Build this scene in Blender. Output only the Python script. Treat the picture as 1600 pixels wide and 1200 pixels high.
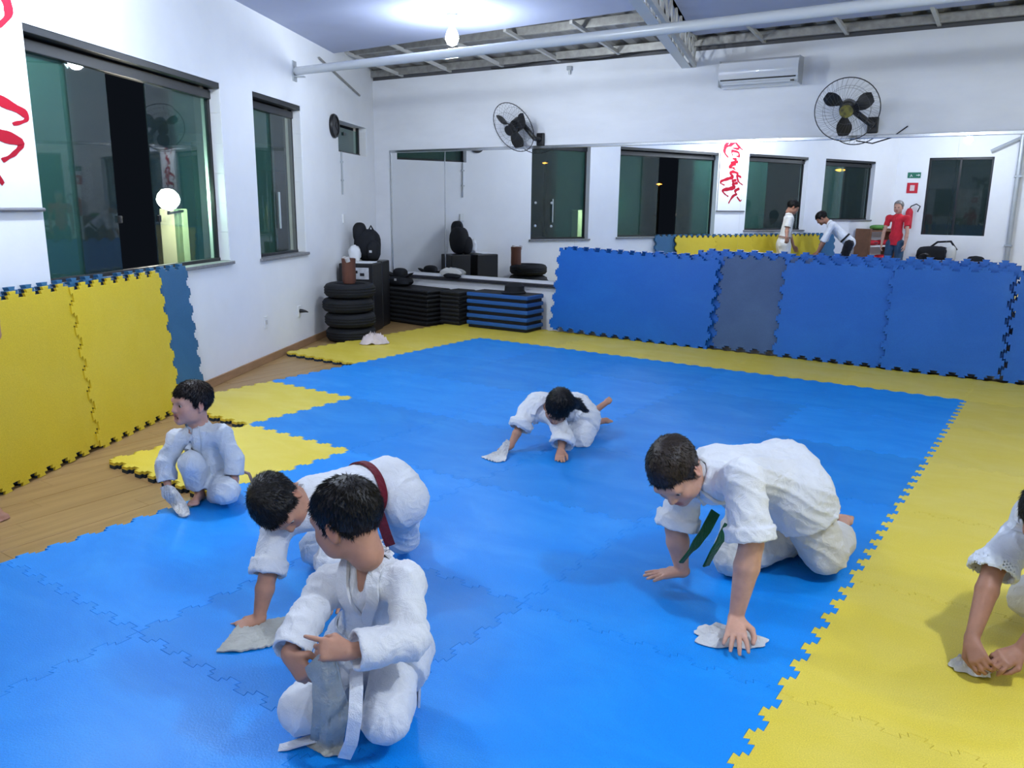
import bpy, bmesh, math, random
import numpy as np
from mathutils import Vector, Matrix
random.seed(7); rng = np.random.RandomState(5)
S = bpy.context.scene
COL = S.collection
PI = math.pi
for o in list(bpy.data.objects): bpy.data.objects.remove(o)

# ------------------------------------------------------------------ camera, world, lamps, exposure
F_PX = 1251.3
CAM = np.array([0.5926, -7.3928, 1.5213])
_p, _r, _y = 0.2201, 0.01298, -0.60604
FW = np.array([math.sin(_y)*math.cos(_p), math.cos(_y)*math.cos(_p), -math.sin(_p)])
_R = np.array([math.cos(_y), -math.sin(_y), 0.0]); _U = np.cross(_R, FW)
RT = math.cos(_r)*_R + math.sin(_r)*_U
UP = -math.sin(_r)*_R + math.cos(_r)*_U
cd = bpy.data.cameras.new('camera'); cd.sensor_width = 36.0; cd.lens = 36.0*F_PX/1600.0
cd.clip_start = 0.05; cd.clip_end = 300
co = bpy.data.objects.new('camera', cd); COL.objects.link(co)
co.matrix_world = Matrix(((RT[0], UP[0], -FW[0], CAM[0]), (RT[1], UP[1], -FW[1], CAM[1]), (RT[2], UP[2], -FW[2], CAM[2]), (0, 0, 0, 1)))
S.camera = co
w = bpy.data.worlds.new('night_sky'); S.world = w; w.use_nodes = True
w.node_tree.nodes['Background'].inputs[0].default_value = (0.012, 0.016, 0.024, 1)
w.node_tree.nodes['Background'].inputs[1].default_value = 0.35
S.view_settings.view_transform = 'Standard'; S.view_settings.look = 'None'
S.view_settings.exposure = 0.0; S.view_settings.gamma = 1.0; S.view_settings.use_curve_mapping = False
LAMP_COL = (0.82, 0.91, 1.0)
LAMPS = [(-4.45, -1.17, 3.02, 68), (-3.75, -4.9, 3.02, 118), (1.6, -1.6, 3.02, 48), (1.3, -5.3, 3.02, 150), (-0.6, -8.2, 3.02, 52)]
for k, (x, y, z, e) in enumerate(LAMPS):
    l = bpy.data.lights.new('bulb_light', 'POINT'); l.energy = e; l.color = LAMP_COL; l.shadow_soft_size = 0.07
    lo = bpy.data.objects.new('bulb_light', l); lo.location = (x, y, z - 0.17); COL.objects.link(lo)

# geometry of the room (metres; mat grid = x, y; z = 0 on the mats)
A2 = lambda a: np.array(a, float)
WD = A2([math.sin(math.radians(-27.5)), math.cos(math.radians(-27.5)), 0])   # along the left wall, away from the camera
WN = A2([WD[1], -WD[0], 0])                                                 # into the room
W0 = A2([-5.5828, -2.9062, 0])
BT = A2([math.cos(math.radians(2.4)), math.sin(math.radians(2.4)), 0])        # along the back wall, to the right
BN = A2([BT[1], -BT[0], 0])                                                 # into the room
M0 = A2([-7.629, 1.025, 0])                                                 # back left corner
FLOOR_Z = -0.04

def ray(px, py):
    return FW + (px-800)/F_PX*RT - (py-600)/F_PX*UP
_FH = A2([math.sin(_y), math.cos(_y), 0])
def at(px, py, f=None, z=None):
    d = ray(px, py)
    t = (z-CAM[2])/d[2] if z is not None else f/(d @ _FH)
    return CAM + t*d
def lw(s, z, out=0.0):      # a point on the left wall, out = into the room
    p = W0 + s*WD + out*WN; return A2([p[0], p[1], z])
def bw(u, z, out=0.0):      # a point on the back wall
    p = M0 + u*BT + out*BN; return A2([p[0], p[1], z])
def mirror_ray(px, py, dist):   # where a point seen in the wall mirror really stands
    d = ray(px, py); c2 = CAM - 2*((CAM-M0) @ BN)*BN; d2 = d - 2*(d @ BN)*BN
    return c2 + dist*d2

# ------------------------------------------------------------------ materials
MAT = {}
def mat(name, col, rough=0.5, spec=0.4, metal=0.0, var=0.0, vscale=6.0, bump=0.0, bscale=80.0, col2=None, sheen=0.0, stretch=None, emit=None, estr=0.0, sub=0.0, attr=None, coat=0.0):
    if name in MAT: return MAT[name]
    m = bpy.data.materials.new(name); m.use_nodes = True; nt = m.node_tree; N = nt.nodes; L = nt.links
    b = N['Principled BSDF']
    b.inputs['Base Color'].default_value = (*col, 1); b.inputs['Roughness'].default_value = rough
    b.inputs['Specular IOR Level'].default_value = spec; b.inputs['Metallic'].default_value = metal
    if sheen: b.inputs['Sheen Weight'].default_value = sheen
    if coat: b.inputs['Coat Weight'].default_value = coat
    if sub: b.inputs['Subsurface Weight'].default_value = sub; b.inputs['Subsurface Radius'].default_value = (0.02, 0.008, 0.004); b.inputs['Subsurface Scale'].default_value = 0.4
    if emit: b.inputs['Emission Color'].default_value = (*emit, 1); b.inputs['Emission Strength'].default_value = estr
    tc = N.new('ShaderNodeTexCoord'); src = tc.outputs['Object']
    if stretch:
        mp = N.new('ShaderNodeMapping'); mp.inputs['Scale'].default_value = stretch; L.new(src, mp.inputs[0]); src = mp.outputs[0]
    last = None
    if var or col2:
        n = N.new('ShaderNodeTexNoise'); n.inputs['Scale'].default_value = vscale; n.inputs['Detail'].default_value = 5; n.inputs['Roughness'].default_value = 0.6; L.new(src, n.inputs['Vector'])
        r = N.new('ShaderNodeValToRGB'); c2 = col2 or tuple(min(1, c*(1+var)) for c in col); c1 = col if col2 else tuple(c*(1-var) for c in col)
        r.color_ramp.elements[0].position = 0.3; r.color_ramp.elements[1].position = 0.7
        r.color_ramp.elements[0].color = (*c1, 1); r.color_ramp.elements[1].color = (*c2, 1)
        L.new(n.outputs[0], r.inputs[0]); last = r.outputs[0]
    if attr:
        a = N.new('ShaderNodeAttribute'); a.attribute_name = attr
        mx = N.new('ShaderNodeMix'); mx.data_type = 'RGBA'; mx.blend_type = 'MULTIPLY'; mx.inputs[0].default_value = 1.0
        if last: L.new(last, mx.inputs[6])
        else: mx.inputs[6].default_value = (*col, 1)
        L.new(a.outputs['Color'], mx.inputs[7]); last = mx.outputs[2]
    if last: L.new(last, b.inputs['Base Color'])
    if bump:
        n2 = N.new('ShaderNodeTexNoise'); n2.inputs['Scale'].default_value = bscale; n2.inputs['Detail'].default_value = 3; L.new(src, n2.inputs['Vector'])
        bp = N.new('ShaderNodeBump'); bp.inputs['Strength'].default_value = bump; bp.inputs['Distance'].default_value = 0.004
        L.new(n2.outputs[0], bp.inputs['Height']); L.new(bp.outputs[0], b.inputs['Normal'])
    MAT[name] = m
    return m

def foam(name, col, light, amt=0.5):
    """EVA foam: fine grain, big soft wiped smears in the colour and the gloss"""
    m = mat(name, col, 0.5, 0.35); nt = m.node_tree; N = nt.nodes; L = nt.links; b = N['Principled BSDF']
    g = N.new('ShaderNodeNewGeometry')
    n1 = N.new('ShaderNodeTexNoise'); n1.inputs['Scale'].default_value = 1.6; n1.inputs['Detail'].default_value = 6; n1.inputs['Roughness'].default_value = 0.65; n1.inputs['Distortion'].default_value = 0.6
    mp = N.new('ShaderNodeMapping'); mp.inputs['Scale'].default_value = (1.0, 2.2, 1.5); mp.inputs['Rotation'].default_value = (0, 0, 0.5)
    L.new(g.outputs['Position'], mp.inputs[0]); L.new(mp.outputs[0], n1.inputs['Vector'])
    r = N.new('ShaderNodeValToRGB'); r.color_ramp.elements[0].position = 0.42; r.color_ramp.elements[1].position = 0.72
    r.color_ramp.elements[0].color = (*col, 1); r.color_ramp.elements[1].color = (*[c+(l-c)*amt for c, l in zip(col, light)], 1)
    L.new(n1.outputs[0], r.inputs[0])
    n2 = N.new('ShaderNodeTexNoise'); n2.inputs['Scale'].default_value = 260; n2.inputs['Detail'].default_value = 2; L.new(g.outputs['Position'], n2.inputs['Vector'])
    hs = N.new('ShaderNodeHueSaturation'); L.new(r.outputs[0], hs.inputs['Color'])
    mr = N.new('ShaderNodeMapRange'); mr.inputs[1].default_value = 0.3; mr.inputs[2].default_value = 0.7; mr.inputs[3].default_value = 0.86; mr.inputs[4].default_value = 1.14
    L.new(n2.outputs[0], mr.inputs[0]); 
    oi = N.new('ShaderNodeObjectInfo'); mr2 = N.new('ShaderNodeMapRange'); mr2.inputs[3].default_value = 0.9; mr2.inputs[4].default_value = 1.08; L.new(oi.outputs['Random'], mr2.inputs[0])
    mu = N.new('ShaderNodeMath'); mu.operation = 'MULTIPLY'; L.new(mr.outputs[0], mu.inputs[0]); L.new(mr2.outputs[0], mu.inputs[1]); L.new(mu.outputs[0], hs.inputs['Value'])
    L.new(hs.outputs[0], b.inputs['Base Color'])
    mr3 = N.new('ShaderNodeMapRange'); mr3.inputs[1].default_value = 0.35; mr3.inputs[2].default_value = 0.7; mr3.inputs[3].default_value = 0.5; mr3.inputs[4].default_value = 0.38
    L.new(n1.outputs[0], mr3.inputs[0]); L.new(mr3.outputs[0], b.inputs['Roughness'])
    bp = N.new('ShaderNodeBump'); bp.inputs['Strength'].default_value = 0.35; bp.inputs['Distance'].default_value = 0.002
    n3 = N.new('ShaderNodeTexNoise'); n3.inputs['Scale'].default_value = 140; L.new(g.outputs['Position'], n3.inputs['Vector'])
    L.new(n3.outputs[0], bp.inputs['Height']); L.new(bp.outputs[0], b.inputs['Normal'])
    return m

def cloth(name, col, weave=420.0, var=0.05, rough=0.9):
    m = mat(name, col, rough, 0.15, var=var, vscale=9.0, sheen=0.15); nt = m.node_tree; N = nt.nodes; L = nt.links; b = N['Principled BSDF']
    tc = N.new('ShaderNodeTexCoord'); n = N.new('ShaderNodeTexNoise'); n.inputs['Scale'].default_value = weave; n.inputs['Detail'].default_value = 1; L.new(tc.outputs['Object'], n.inputs['Vector'])
    n2 = N.new('ShaderNodeTexNoise'); n2.inputs['Scale'].default_value = 17; n2.inputs['Detail'].default_value = 4; n2.inputs['Distortion'].default_value = 1.6; L.new(tc.outputs['Object'], n2.inputs['Vector'])
    ad = N.new('ShaderNodeMath'); ad.operation = 'MULTIPLY_ADD'; ad.inputs[1].default_value = 6.0; L.new(n2.outputs[0], ad.inputs[0]); L.new(n.outputs[0], ad.inputs[2])
    bp = N.new('ShaderNodeBump'); bp.inputs['Strength'].default_value = 0.5; bp.inputs['Distance'].default_value = 0.004; L.new(ad.outputs[0], bp.inputs['Height']); L.new(bp.outputs[0], b.inputs['Normal'])
    return m

def window_glass(name, tint, haze, haze_amt=0.3):
    m = bpy.data.materials.new(name); m.use_nodes = True; nt = m.node_tree; N = nt.nodes; L = nt.links; N.remove(N['Principled BSDF'])
    t = N.new('ShaderNodeBsdfTransparent'); t.inputs[0].default_value = (*tint, 1)
    d = N.new('ShaderNodeBsdfDiffuse'); d.inputs[0].default_value = (*haze, 1)  # greenish brightness of the panes, put into a diffuse colour
    g = N.new('ShaderNodeBsdfGlossy'); g.inputs[0].default_value = (1, 1, 1, 1); g.inputs['Roughness'].default_value = 0.02
    mx = N.new('ShaderNodeMixShader'); mx.inputs[0].default_value = haze_amt; L.new(t.outputs[0], mx.inputs[1]); L.new(d.outputs[0], mx.inputs[2])
    f = N.new('ShaderNodeFresnel'); f.inputs[0].default_value = 1.45
    ge = N.new('ShaderNodeNewGeometry'); mu = N.new('ShaderNodeMath'); mu.operation = 'MULTIPLY'; iv = N.new('ShaderNodeMath'); iv.operation = 'SUBTRACT'; iv.inputs[0].default_value = 1.0
    L.new(ge.outputs['Backfacing'], iv.inputs[1]); L.new(f.outputs[0], mu.inputs[0]); L.new(iv.outputs[0], mu.inputs[1])
    m2 = N.new('ShaderNodeMixShader'); L.new(mu.outputs[0], m2.inputs[0]); L.new(mx.outputs[0], m2.inputs[1]); L.new(g.outputs[0], m2.inputs[2])
    L.new(m2.outputs[0], N['Material Output'].inputs[0]); MAT[name] = m
    return m

def emitter(name, col, strength):
    return mat(name, (0.8, 0.8, 0.8), 0.5, 0.0, emit=col, estr=strength)

# ------------------------------------------------------------------ mesh helpers
class MB:
    """collects shapes, build() links them as ONE mesh object"""
    def __init__(s): s.v = []; s.f = []; s.mi = []; s.cur = 0
    def add(s, vs, fs):
        o = len(s.v); s.v += [tuple(map(float, v)) for v in vs]; s.f += [tuple(i+o for i in f) for f in fs]; s.mi += [s.cur]*len(fs); return s
    def frame_box(s, o, ax, ay, az, bev=0.0):
        """box from corner o along three edge vectors, edges chamfered by bev"""
        o, ax, ay, az = map(A2, (o, ax, ay, az))
        if bev <= 0:
            vs = [o+i*ax+j*ay+k*az for k in (0, 1) for j in (0, 1) for i in (0, 1)]
            return s.add(vs, [(0, 2, 3, 1), (4, 5, 7, 6), (0, 1, 5, 4), (2, 6, 7, 3), (0, 4, 6, 2), (1, 3, 7, 5)])
        bm = bmesh.new(); c = o+(ax+ay+az)/2; lx, ly, lz = (np.linalg.norm(a) for a in (ax, ay, az))
        bmesh.ops.create_cube(bm, size=1)
        for v in bm.verts: v.co = Vector((v.co.x*lx, v.co.y*ly, v.co.z*lz))
        bmesh.ops.bevel(bm, geom=bm.edges[:], offset=min(bev, 0.45*min(lx, ly, lz)), segments=2, affect='EDGES', profile=0.5)
        ux, uy, uz = ax/lx, ay/ly, az/lz
        bm.verts.index_update()
        vs = [c+v.co.x*ux+v.co.y*uy+v.co.z*uz for v in bm.verts]; fs = [[v.index for v in f.verts] for f in bm.faces]; bm.free()
        return s.add(vs, fs)
    def box(s, c, size, rz=0.0, bev=0.0):
        c = A2(c); ca, sa = math.cos(rz), math.sin(rz); ax = A2([ca, sa, 0])*size[0]; ay = A2([-sa, ca, 0])*size[1]; az = A2([0, 0, size[2]])
        return s.frame_box(c-(ax+ay+az)/2, ax, ay, az, bev)
    def tube(s, pts, r, n=10, caps=True, closed=False):
        pts = [A2(p) for p in pts]; m = len(pts); rr = r if hasattr(r, '__len__') else [r]*m
        t0 = pts[1]-pts[0]; t0 = t0/np.linalg.norm(t0); a = A2([0, 0, 1]) if abs(t0[2]) < 0.9 else A2([1, 0, 0]); u = np.cross(t0, a); u /= np.linalg.norm(u)
        vs = []; fs = []
        for i in range(m):
            if closed: t = pts[(i+1) % m]-pts[i-1]
            else: t = pts[min(i+1, m-1)]-pts[max(i-1, 0)]
            t = t/(np.linalg.norm(t)+1e-12); u = u-(u @ t)*t; u /= np.linalg.norm(u)+1e-12; w_ = np.cross(t, u)
            for k in range(n):
                an = 2*PI*k/n; vs.append(pts[i]+rr[i]*(math.cos(an)*u+math.sin(an)*w_))
        for i in range(m if closed else m-1):
            j = (i+1) % m
            for k in range(n): fs.append((i*n+k, i*n+(k+1) % n, j*n+(k+1) % n, j*n+k))
        if caps and not closed: fs += [tuple(range(n))[::-1], tuple((m-1)*n+k for k in range(n))]
        return s.add(vs, fs)
    def lathe(s, c, prof, n=24, axis=(0, 0, 1), ux=None):
        """profile of (radius, height) about an axis through c"""
        c = A2(c); az = A2(axis); az /= np.linalg.norm(az); a = A2([0, 0, 1]) if abs(az[2]) < 0.9 else A2([1, 0, 0]); ux = np.cross(a, az); ux /= np.linalg.norm(ux); uy = np.cross(az, ux)
        vs = [c+h*az+r*(math.cos(2*PI*k/n)*ux+math.sin(2*PI*k/n)*uy) for r, h in prof for k in range(n)]; fs = []
        for i in range(len(prof)-1):
            for k in range(n): fs.append((i*n+k, i*n+(k+1) % n, (i+1)*n+(k+1) % n, (i+1)*n+k))
        if prof[0][0] > 1e-5: fs.append(tuple(range(n))[::-1])
        if prof[-1][0] > 1e-5: fs.append(tuple((len(prof)-1)*n+k for k in range(n)))
        return s.add(vs, fs)
    def build(s, name, m, parent=None, smooth=False, origin=None):
        me = bpy.data.meshes.new(name); o0 = A2(origin) if origin is not None else None
        if o0 is None and s.v and parent is None: a = np.array(s.v); o0 = A2([(a[:, 0].min()+a[:, 0].max())/2, (a[:, 1].min()+a[:, 1].max())/2, a[:, 2].min()])
        if parent is not None: o0 = A2(parent.matrix_world.translation)
        me.from_pydata([tuple(A2(v)-o0) for v in s.v], [], s.f)
        for mm in (m if isinstance(m, (list, tuple)) else [m]): me.materials.append(mm)
        if any(s.mi): me.polygons.foreach_set('material_index', s.mi)
        bm = bmesh.new(); bm.from_mesh(me); bmesh.ops.recalc_face_normals(bm, faces=bm.faces); bm.to_mesh(me); bm.free()
        if smooth:
            me.polygons.foreach_set('use_smooth', [True]*len(me.polygons)); 
            try: me.set_sharp_from_angle(angle=math.radians(40))
            except Exception: pass
        return link(name, me, parent, o0)
def link(name, me, parent=None, loc=None):
    o = bpy.data.objects.new(name, me); COL.objects.link(o)
    if parent is not None:
        o.parent = parent
        if loc is not None: pl = root_loc(parent); o.location = tuple(A2(loc)-pl)
    elif loc is not None: o.location = tuple(loc)
    o.matrix_world = world_of(o)
    return o
def root_loc(o):
    p = A2(o.location)
    while o.parent: o = o.parent; p = p+A2(o.location)
    return p
def world_of(o): return Matrix.Translation(Vector(root_loc(o)))
def empty(name, loc):
    o = bpy.data.objects.new(name, None); COL.objects.link(o); o.location = tuple(loc); o.empty_display_size = 0.1; o.matrix_world = world_of(o); return o
def tag(o, label=None, cat=None, group=None, kind=None):
    if label: o['label'] = label
    if cat: o['category'] = cat
    if group: o['group'] = group
    if kind: o['kind'] = kind
    return o
def struct(o): o['kind'] = 'structure'; return o
def unit(v): v = A2(v); return v/(np.linalg.norm(v)+1e-12)
ORD = ['first', 'second', 'third', 'fourth', 'fifth', 'sixth', 'seventh', 'eighth', 'ninth', 'tenth']
# ------------------------------------------------------------------ materials of the place
M_WALL = mat('wall_paint', (0.83, 0.84, 0.87), 0.75, 0.2, var=0.025, vscale=2.5, bump=0.12, bscale=60)
M_WALLB = mat('wall_paint_marked', (0.80, 0.81, 0.85), 0.75, 0.2, var=0.06, vscale=1.7, bump=0.12, bscale=60, stretch=(0.5, 1, 1.6))
M_CEIL = mat('ceiling_panel', (0.40, 0.44, 0.60), 0.5, 0.3, var=0.03, vscale=3)
M_WOOD = mat('floor_laminate', (0.30, 0.175, 0.066), 0.38, 0.4, col2=(0.41, 0.255, 0.105), vscale=2.2, stretch=(9.0, 0.7, 1.0))
M_BASEB = mat('baseboard_wood', (0.36, 0.21, 0.11), 0.45, 0.4, var=0.2, vscale=3, stretch=(1, 1, 8))
M_DARKMETAL = mat('dark_aluminium', (0.020, 0.022, 0.026), 0.4, 0.5, metal=0.3, var=0.1)
M_GREYMETAL = mat('grey_metal', (0.42, 0.45, 0.48), 0.4, 0.5, metal=0.35, var=0.06)
M_STONE = mat('sill_stone', (0.22, 0.22, 0.23), 0.4, 0.4, var=0.2, vscale=40)
M_TILE = mat('white_tile', (0.78, 0.78, 0.80), 0.3, 0.5)
M_GALV = mat('galvanised_steel', (0.36, 0.35, 0.33), 0.45, 0.5, metal=0.6, var=0.2, vscale=14)
M_ROOF = mat('roof_sheet', (0.30, 0.29, 0.28), 0.55, 0.4, metal=0.5, var=0.15, vscale=6)
M_TRUSS = mat('truss_paint', (0.55, 0.54, 0.52), 0.5, 0.4, var=0.1)
M_WHITEP = mat('white_plastic', (0.80, 0.81, 0.82), 0.3, 0.5)
M_BLACKP = mat('black_plastic', (0.012, 0.012, 0.014), 0.4, 0.4)
M_RUBBER = mat('black_rubber', (0.012, 0.013, 0.016), 0.7, 0.25, bump=0.3, bscale=90)
M_MIRROR = mat('mirror_silver', (0.90, 0.91, 0.92), 0.0, 0.5, metal=1.0)
M_RAIL = mat('mirror_rail', (0.55, 0.57, 0.60), 0.18, 0.6, metal=0.9)
G_GREEN = window_glass('green_tinted_glass', (0.62, 0.82, 0.75), (0.07, 0.19, 0.16), 0.30)
G_DARK = window_glass('dark_tinted_glass', (0.70, 0.78, 0.76), (0.06, 0.095, 0.095), 0.22)
M_RED = mat('red_paint', (0.55, 0.02, 0.04), 0.6, 0.3)

# ------------------------------------------------------------------ walls with window openings
S_BACK, S_REAR = 4.432, -7.86
K2 = lw(S_REAR, 0)
def wall_mesh(name, P, dx, nrm, length, z0, z1, holes, thick, m, x0=0.0):
    """front face at P along dx; holes = (a0, a1, z0, z1); thickness away from the room"""
    P, dx, nrm = A2(P), A2(dx), A2(nrm)
    xs = sorted(set([x0, length]+[h[i] for h in holes for i in (0, 1)])); zs = sorted(set([z0, z1]+[h[i] for h in holes for i in (2, 3)]))
    mb = MB(); q = lambda a, z, o: A2([*(P+a*dx-o*nrm)[:2], z])
    inh = lambda a, z: any(h[0] < a < h[1] and h[2] < z < h[3] for h in holes)
    for a, b in zip(xs, xs[1:]):
        for c, d in zip(zs, zs[1:]):
            if inh((a+b)/2, (c+d)/2): continue
            for o in (0, thick): mb.add([q(a, c, o), q(b, c, o), q(b, d, o), q(a, d, o)], [(0, 1, 2, 3)])
    for a, b, c, d in list(holes)+[(x0, length, z0, z1)]:
        for e, f in (((a, c), (b, c)), ((b, c), (b, d)), ((b, d), (a, d)), ((a, d), (a, c))):
            mb.add([q(*e, 0), q(*f, 0), q(*f, thick), q(*e, thick)], [(0, 1, 2, 3)])
    me = bpy.data.meshes.new(name); me.from_pydata(mb.v, [], mb.f); me.materials.append(m)
    bm = bmesh.new(); bm.from_mesh(me); bmesh.ops.remove_doubles(bm, verts=bm.verts, dist=1e-5); bmesh.ops.recalc_face_normals(bm, faces=bm.faces); bm.to_mesh(me); bm.free()
    return struct(link(name, me))
WIN = dict(a=(-2.34, -0.01, 1.0, 2.5), b=(0.62, 1.78, 0.98, 2.52), c=(-4.87, -3.15, 1.1, 2.52), d=(-7.08, -5.41, 1.3, 2.52), small=(2.95, 4.08, 2.13, 2.5))
wall_mesh('wall_left', W0, WD, WN, S_BACK+0.2, FLOOR_Z, 3.62, list(WIN.values()), 0.18, M_WALL, x0=S_REAR-0.2)
wall_mesh('wall_back', M0, BT, BN, 12.6, FLOOR_Z, 3.15, [], 0.18, M_WALLB, x0=-0.15)
RT_X = 4.6
rear_len = (RT_X-K2[0])/BT[0]
R_WIN = (0.62, 1.83, 1.0, 2.62)       # the window of the rear wall, as the mirror shows it
wall_mesh('wall_rear', K2, BT, -BN, rear_len+0.2, FLOOR_Z, 3.62, [R_WIN], 0.18, M_WALL, x0=-0.15)
wall_mesh('wall_right', A2([RT_X, -10.2, 0]), A2([0, 1, 0]), A2([-1, 0, 0]), 12.0, FLOOR_Z, 3.62, [], 0.18, M_WALL)

# floor: a dark slab, and laminate planks on it where the mats leave it open
mb = MB(); mb.frame_box((-9, -11, -0.30), (14, 0, 0), (0, 13.5, 0), (0, 0, 0.26-0.012)); floor = struct(mb.build('floor', mat('floor_joint', (0.10, 0.065, 0.035), 0.6)))
nplank = 0
for i in range(-58, 34):
    x0 = i*0.14; off = (i*0.53) % 1.25
    for j in range(-10, 3):
        y0 = j*1.25+off
        xc, yc = x0+0.07, y0+0.62
        if (A2([xc, yc, 0])-W0) @ WN < -0.35 or yc < -8.2 or yc > 2.2: continue
        vis = (-7.7 < xc < -2.6 and -7.4 < yc < 2.2)
        if not vis: continue
        if nplank > 285: continue
        mb = MB(); mb.frame_box((x0+0.0008, y0+0.0008, FLOOR_Z-0.012), (0.1384, 0, 0), (0, 1.2484, 0), (0, 0, 0.012-0.0006*(nplank % 3)), 0.0012)
        mb.build('plank', M_WOOD, floor); nplank += 1
mb = MB(); mb.frame_box((-2.6, -11, FLOOR_Z-0.012), (8, 0, 0), (0, 13.5, 0), (0, 0, 0.011)); mb.frame_box((-9, -11, FLOOR_Z-0.012), (6.4, 0, 0), (0, 3.2, 0), (0, 0, 0.0105))
tag(mb.build('planking', M_WOOD, floor), kind='stuff')
mb = MB(); mb.frame_box(lw(-7.8, FLOOR_Z, 0), WD*12.1, WN*0.018, (0, 0, 0.075), 0.004); struct(mb.build('baseboard_left', M_BASEB))

# ceiling: two flat panels with the open strip of roof towards the back wall
mb = MB()
def slab(poly, z, t):
    n = len(poly); mb.add([(x, y, z) for x, y in poly]+[(x, y, z+t) for x, y in poly], [tuple(range(n))[::-1], tuple(range(n, 2*n))]+[(k, (k+1) % n, n+(k+1) % n, n+k) for k in range(n)])
slab([(-7.36, -0.15), (-2.95, -0.42), (-2.95, -10.3), (-1.6, -10.3), (-3.0, -8.4), (-3.4, -7.2)], 3.24, 0.05)
mb = MB()
e1 = lw(2.92, 0, -0.05); e2 = lw(S_REAR-0.1, 0, -0.05)
slab([(e1[0], e1[1]), (-2.9, -0.42), (-2.9, 0.88), (RT_X+0.1, 0.98), (RT_X+0.1, -10.1), (e2[0], e2[1])], 3.24, 0.05)
struct(mb.build('ceiling', M_CEIL))
# roof sheets above the open strip
mb = MB(); vs = []; n = 0
def roof_z(y): return 3.22+(1.3-y)*0.16
us = np.arange(-0.4, 12.6, 0.05); prof = [0.03 if (int(round(u/0.05)) % 5) in (0, 1) else 0.0 for u in us]
for u, h in zip(us, prof):
    for y in (1.35, -1.9):
        p = bw(u, 0); vs.append((p[0], y+(p[1]-1.03), roof_z(y)+h))
fs = [(2*k, 2*k+1, 2*k+3, 2*k+2) for k in range(len(us)-1)]
mb.add(vs, fs); mb.add([(a, b, c+0.012) for a, b, c in vs], fs)
roof = struct(mb.build('roof', M_ROOF))
for y in (0.95, 0.15, -0.75):
    mb = MB(); a, b = bw(-0.3, 0), bw(12.4, 0); dy = y-1.03
    mb.frame_box((a[0], a[1]+dy, roof_z(y)-0.09), b-a, (0, 0.05, 0), (0, 0, 0.085), 0.004); mb.build('purlin', M_GALV, roof)
for u in np.arange(0.5, 12, 0.8):
    mb = MB(); p = bw(u, 0, -0.1); mb.frame_box((p[0], p[1], 3.16), (0.035, 0, 0), (0.0, -1.2, 0.16), (0, 0, 0.035)); mb.build('rafter', M_TRUSS, roof)
mb = MB(); a = bw(-0.05, 3.15, -0.02); mb.frame_box(a, BT*12.2, BN*-0.14, (0, 0, 0.05)); struct(mb.build('trim_1', mat('wall_plate', (0.10, 0.10, 0.11), 0.6)))
# lattice truss running out of the back wall
TD = A2([-0.276*-1, -0.961, 0]); TS = A2([-TD[1], TD[0], 0]); T0 = bw(4.52, 2.99, -0.05)
truss = tag(empty('roof_truss', T0), 'painted steel lattice truss running under the ceiling from the back wall', 'truss')
TL = 4.6
for off, z in ((-0.06, 0), (0.06, 0), (-0.06, 0.25), (0.06, 0.25)):
    mb = MB(); mb.frame_box(T0+TS*(off-0.02)+A2([0, 0, z]), TD*TL, TS*0.04, (0, 0, 0.045), 0.003); mb.build('chord', M_TRUSS, truss)
mb = MB(); mb.frame_box(T0+TS*-0.08+A2([0, 0, -0.006]), TD*TL, TS*0.10, (0, 0, 0.006)); mb.build('flange_plate', mat('flange_paint', (0.66, 0.67, 0.68), 0.45, 0.4), truss)
k = 0
for side in (-0.06, 0.06):
    for q in range(int(TL/0.16)):
        a = T0+TD*(0.05+q*0.16)+TS*side; z0, z1 = (0.03, 0.25) if q % 2 else (0.25, 0.03)
        mb = MB(); mb.tube([a+A2([0, 0, z0]), a+TD*0.16+A2([0, 0, z1])], 0.011, 6); mb.build('diagonal', M_TRUSS, truss)
# the long pipe across the room with its wall bracket
pa = lw(1.645, 2.85, 0.03); pb = pa+BT*9.8+A2([0, 0, 0.04])
pipe = tag(empty('ceiling_pipe', pa), 'long pale grey pipe crossing the room below the ceiling', 'pipe')
mb = MB(); mb.tube([pa, pb], 0.042, 16); mb.build('tube', mat('pipe_paint', (0.60, 0.62, 0.64), 0.25, 0.5), pipe, smooth=True)
mb = MB(); mb.frame_box(lw(1.60, 2.75, 0.0), WD*0.10, WN*0.012, (0, 0, 0.20), 0.003); mb.frame_box(lw(1.62, 2.79, 0.012), WD*0.06, WN*0.10, (0, 0, 0.012)); mb.build('wall_bracket', M_GREYMETAL, pipe)
# thin brace in the left back corner
br = MB(); br.tube([lw(2.35, 3.1, 0.02), lw(3.78, 2.88, 0.02)], 0.012, 8); tag(br.build('wall_brace', M_GALV), 'thin slanting grey steel rod high on the left wall near the back corner', 'rod')

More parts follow.
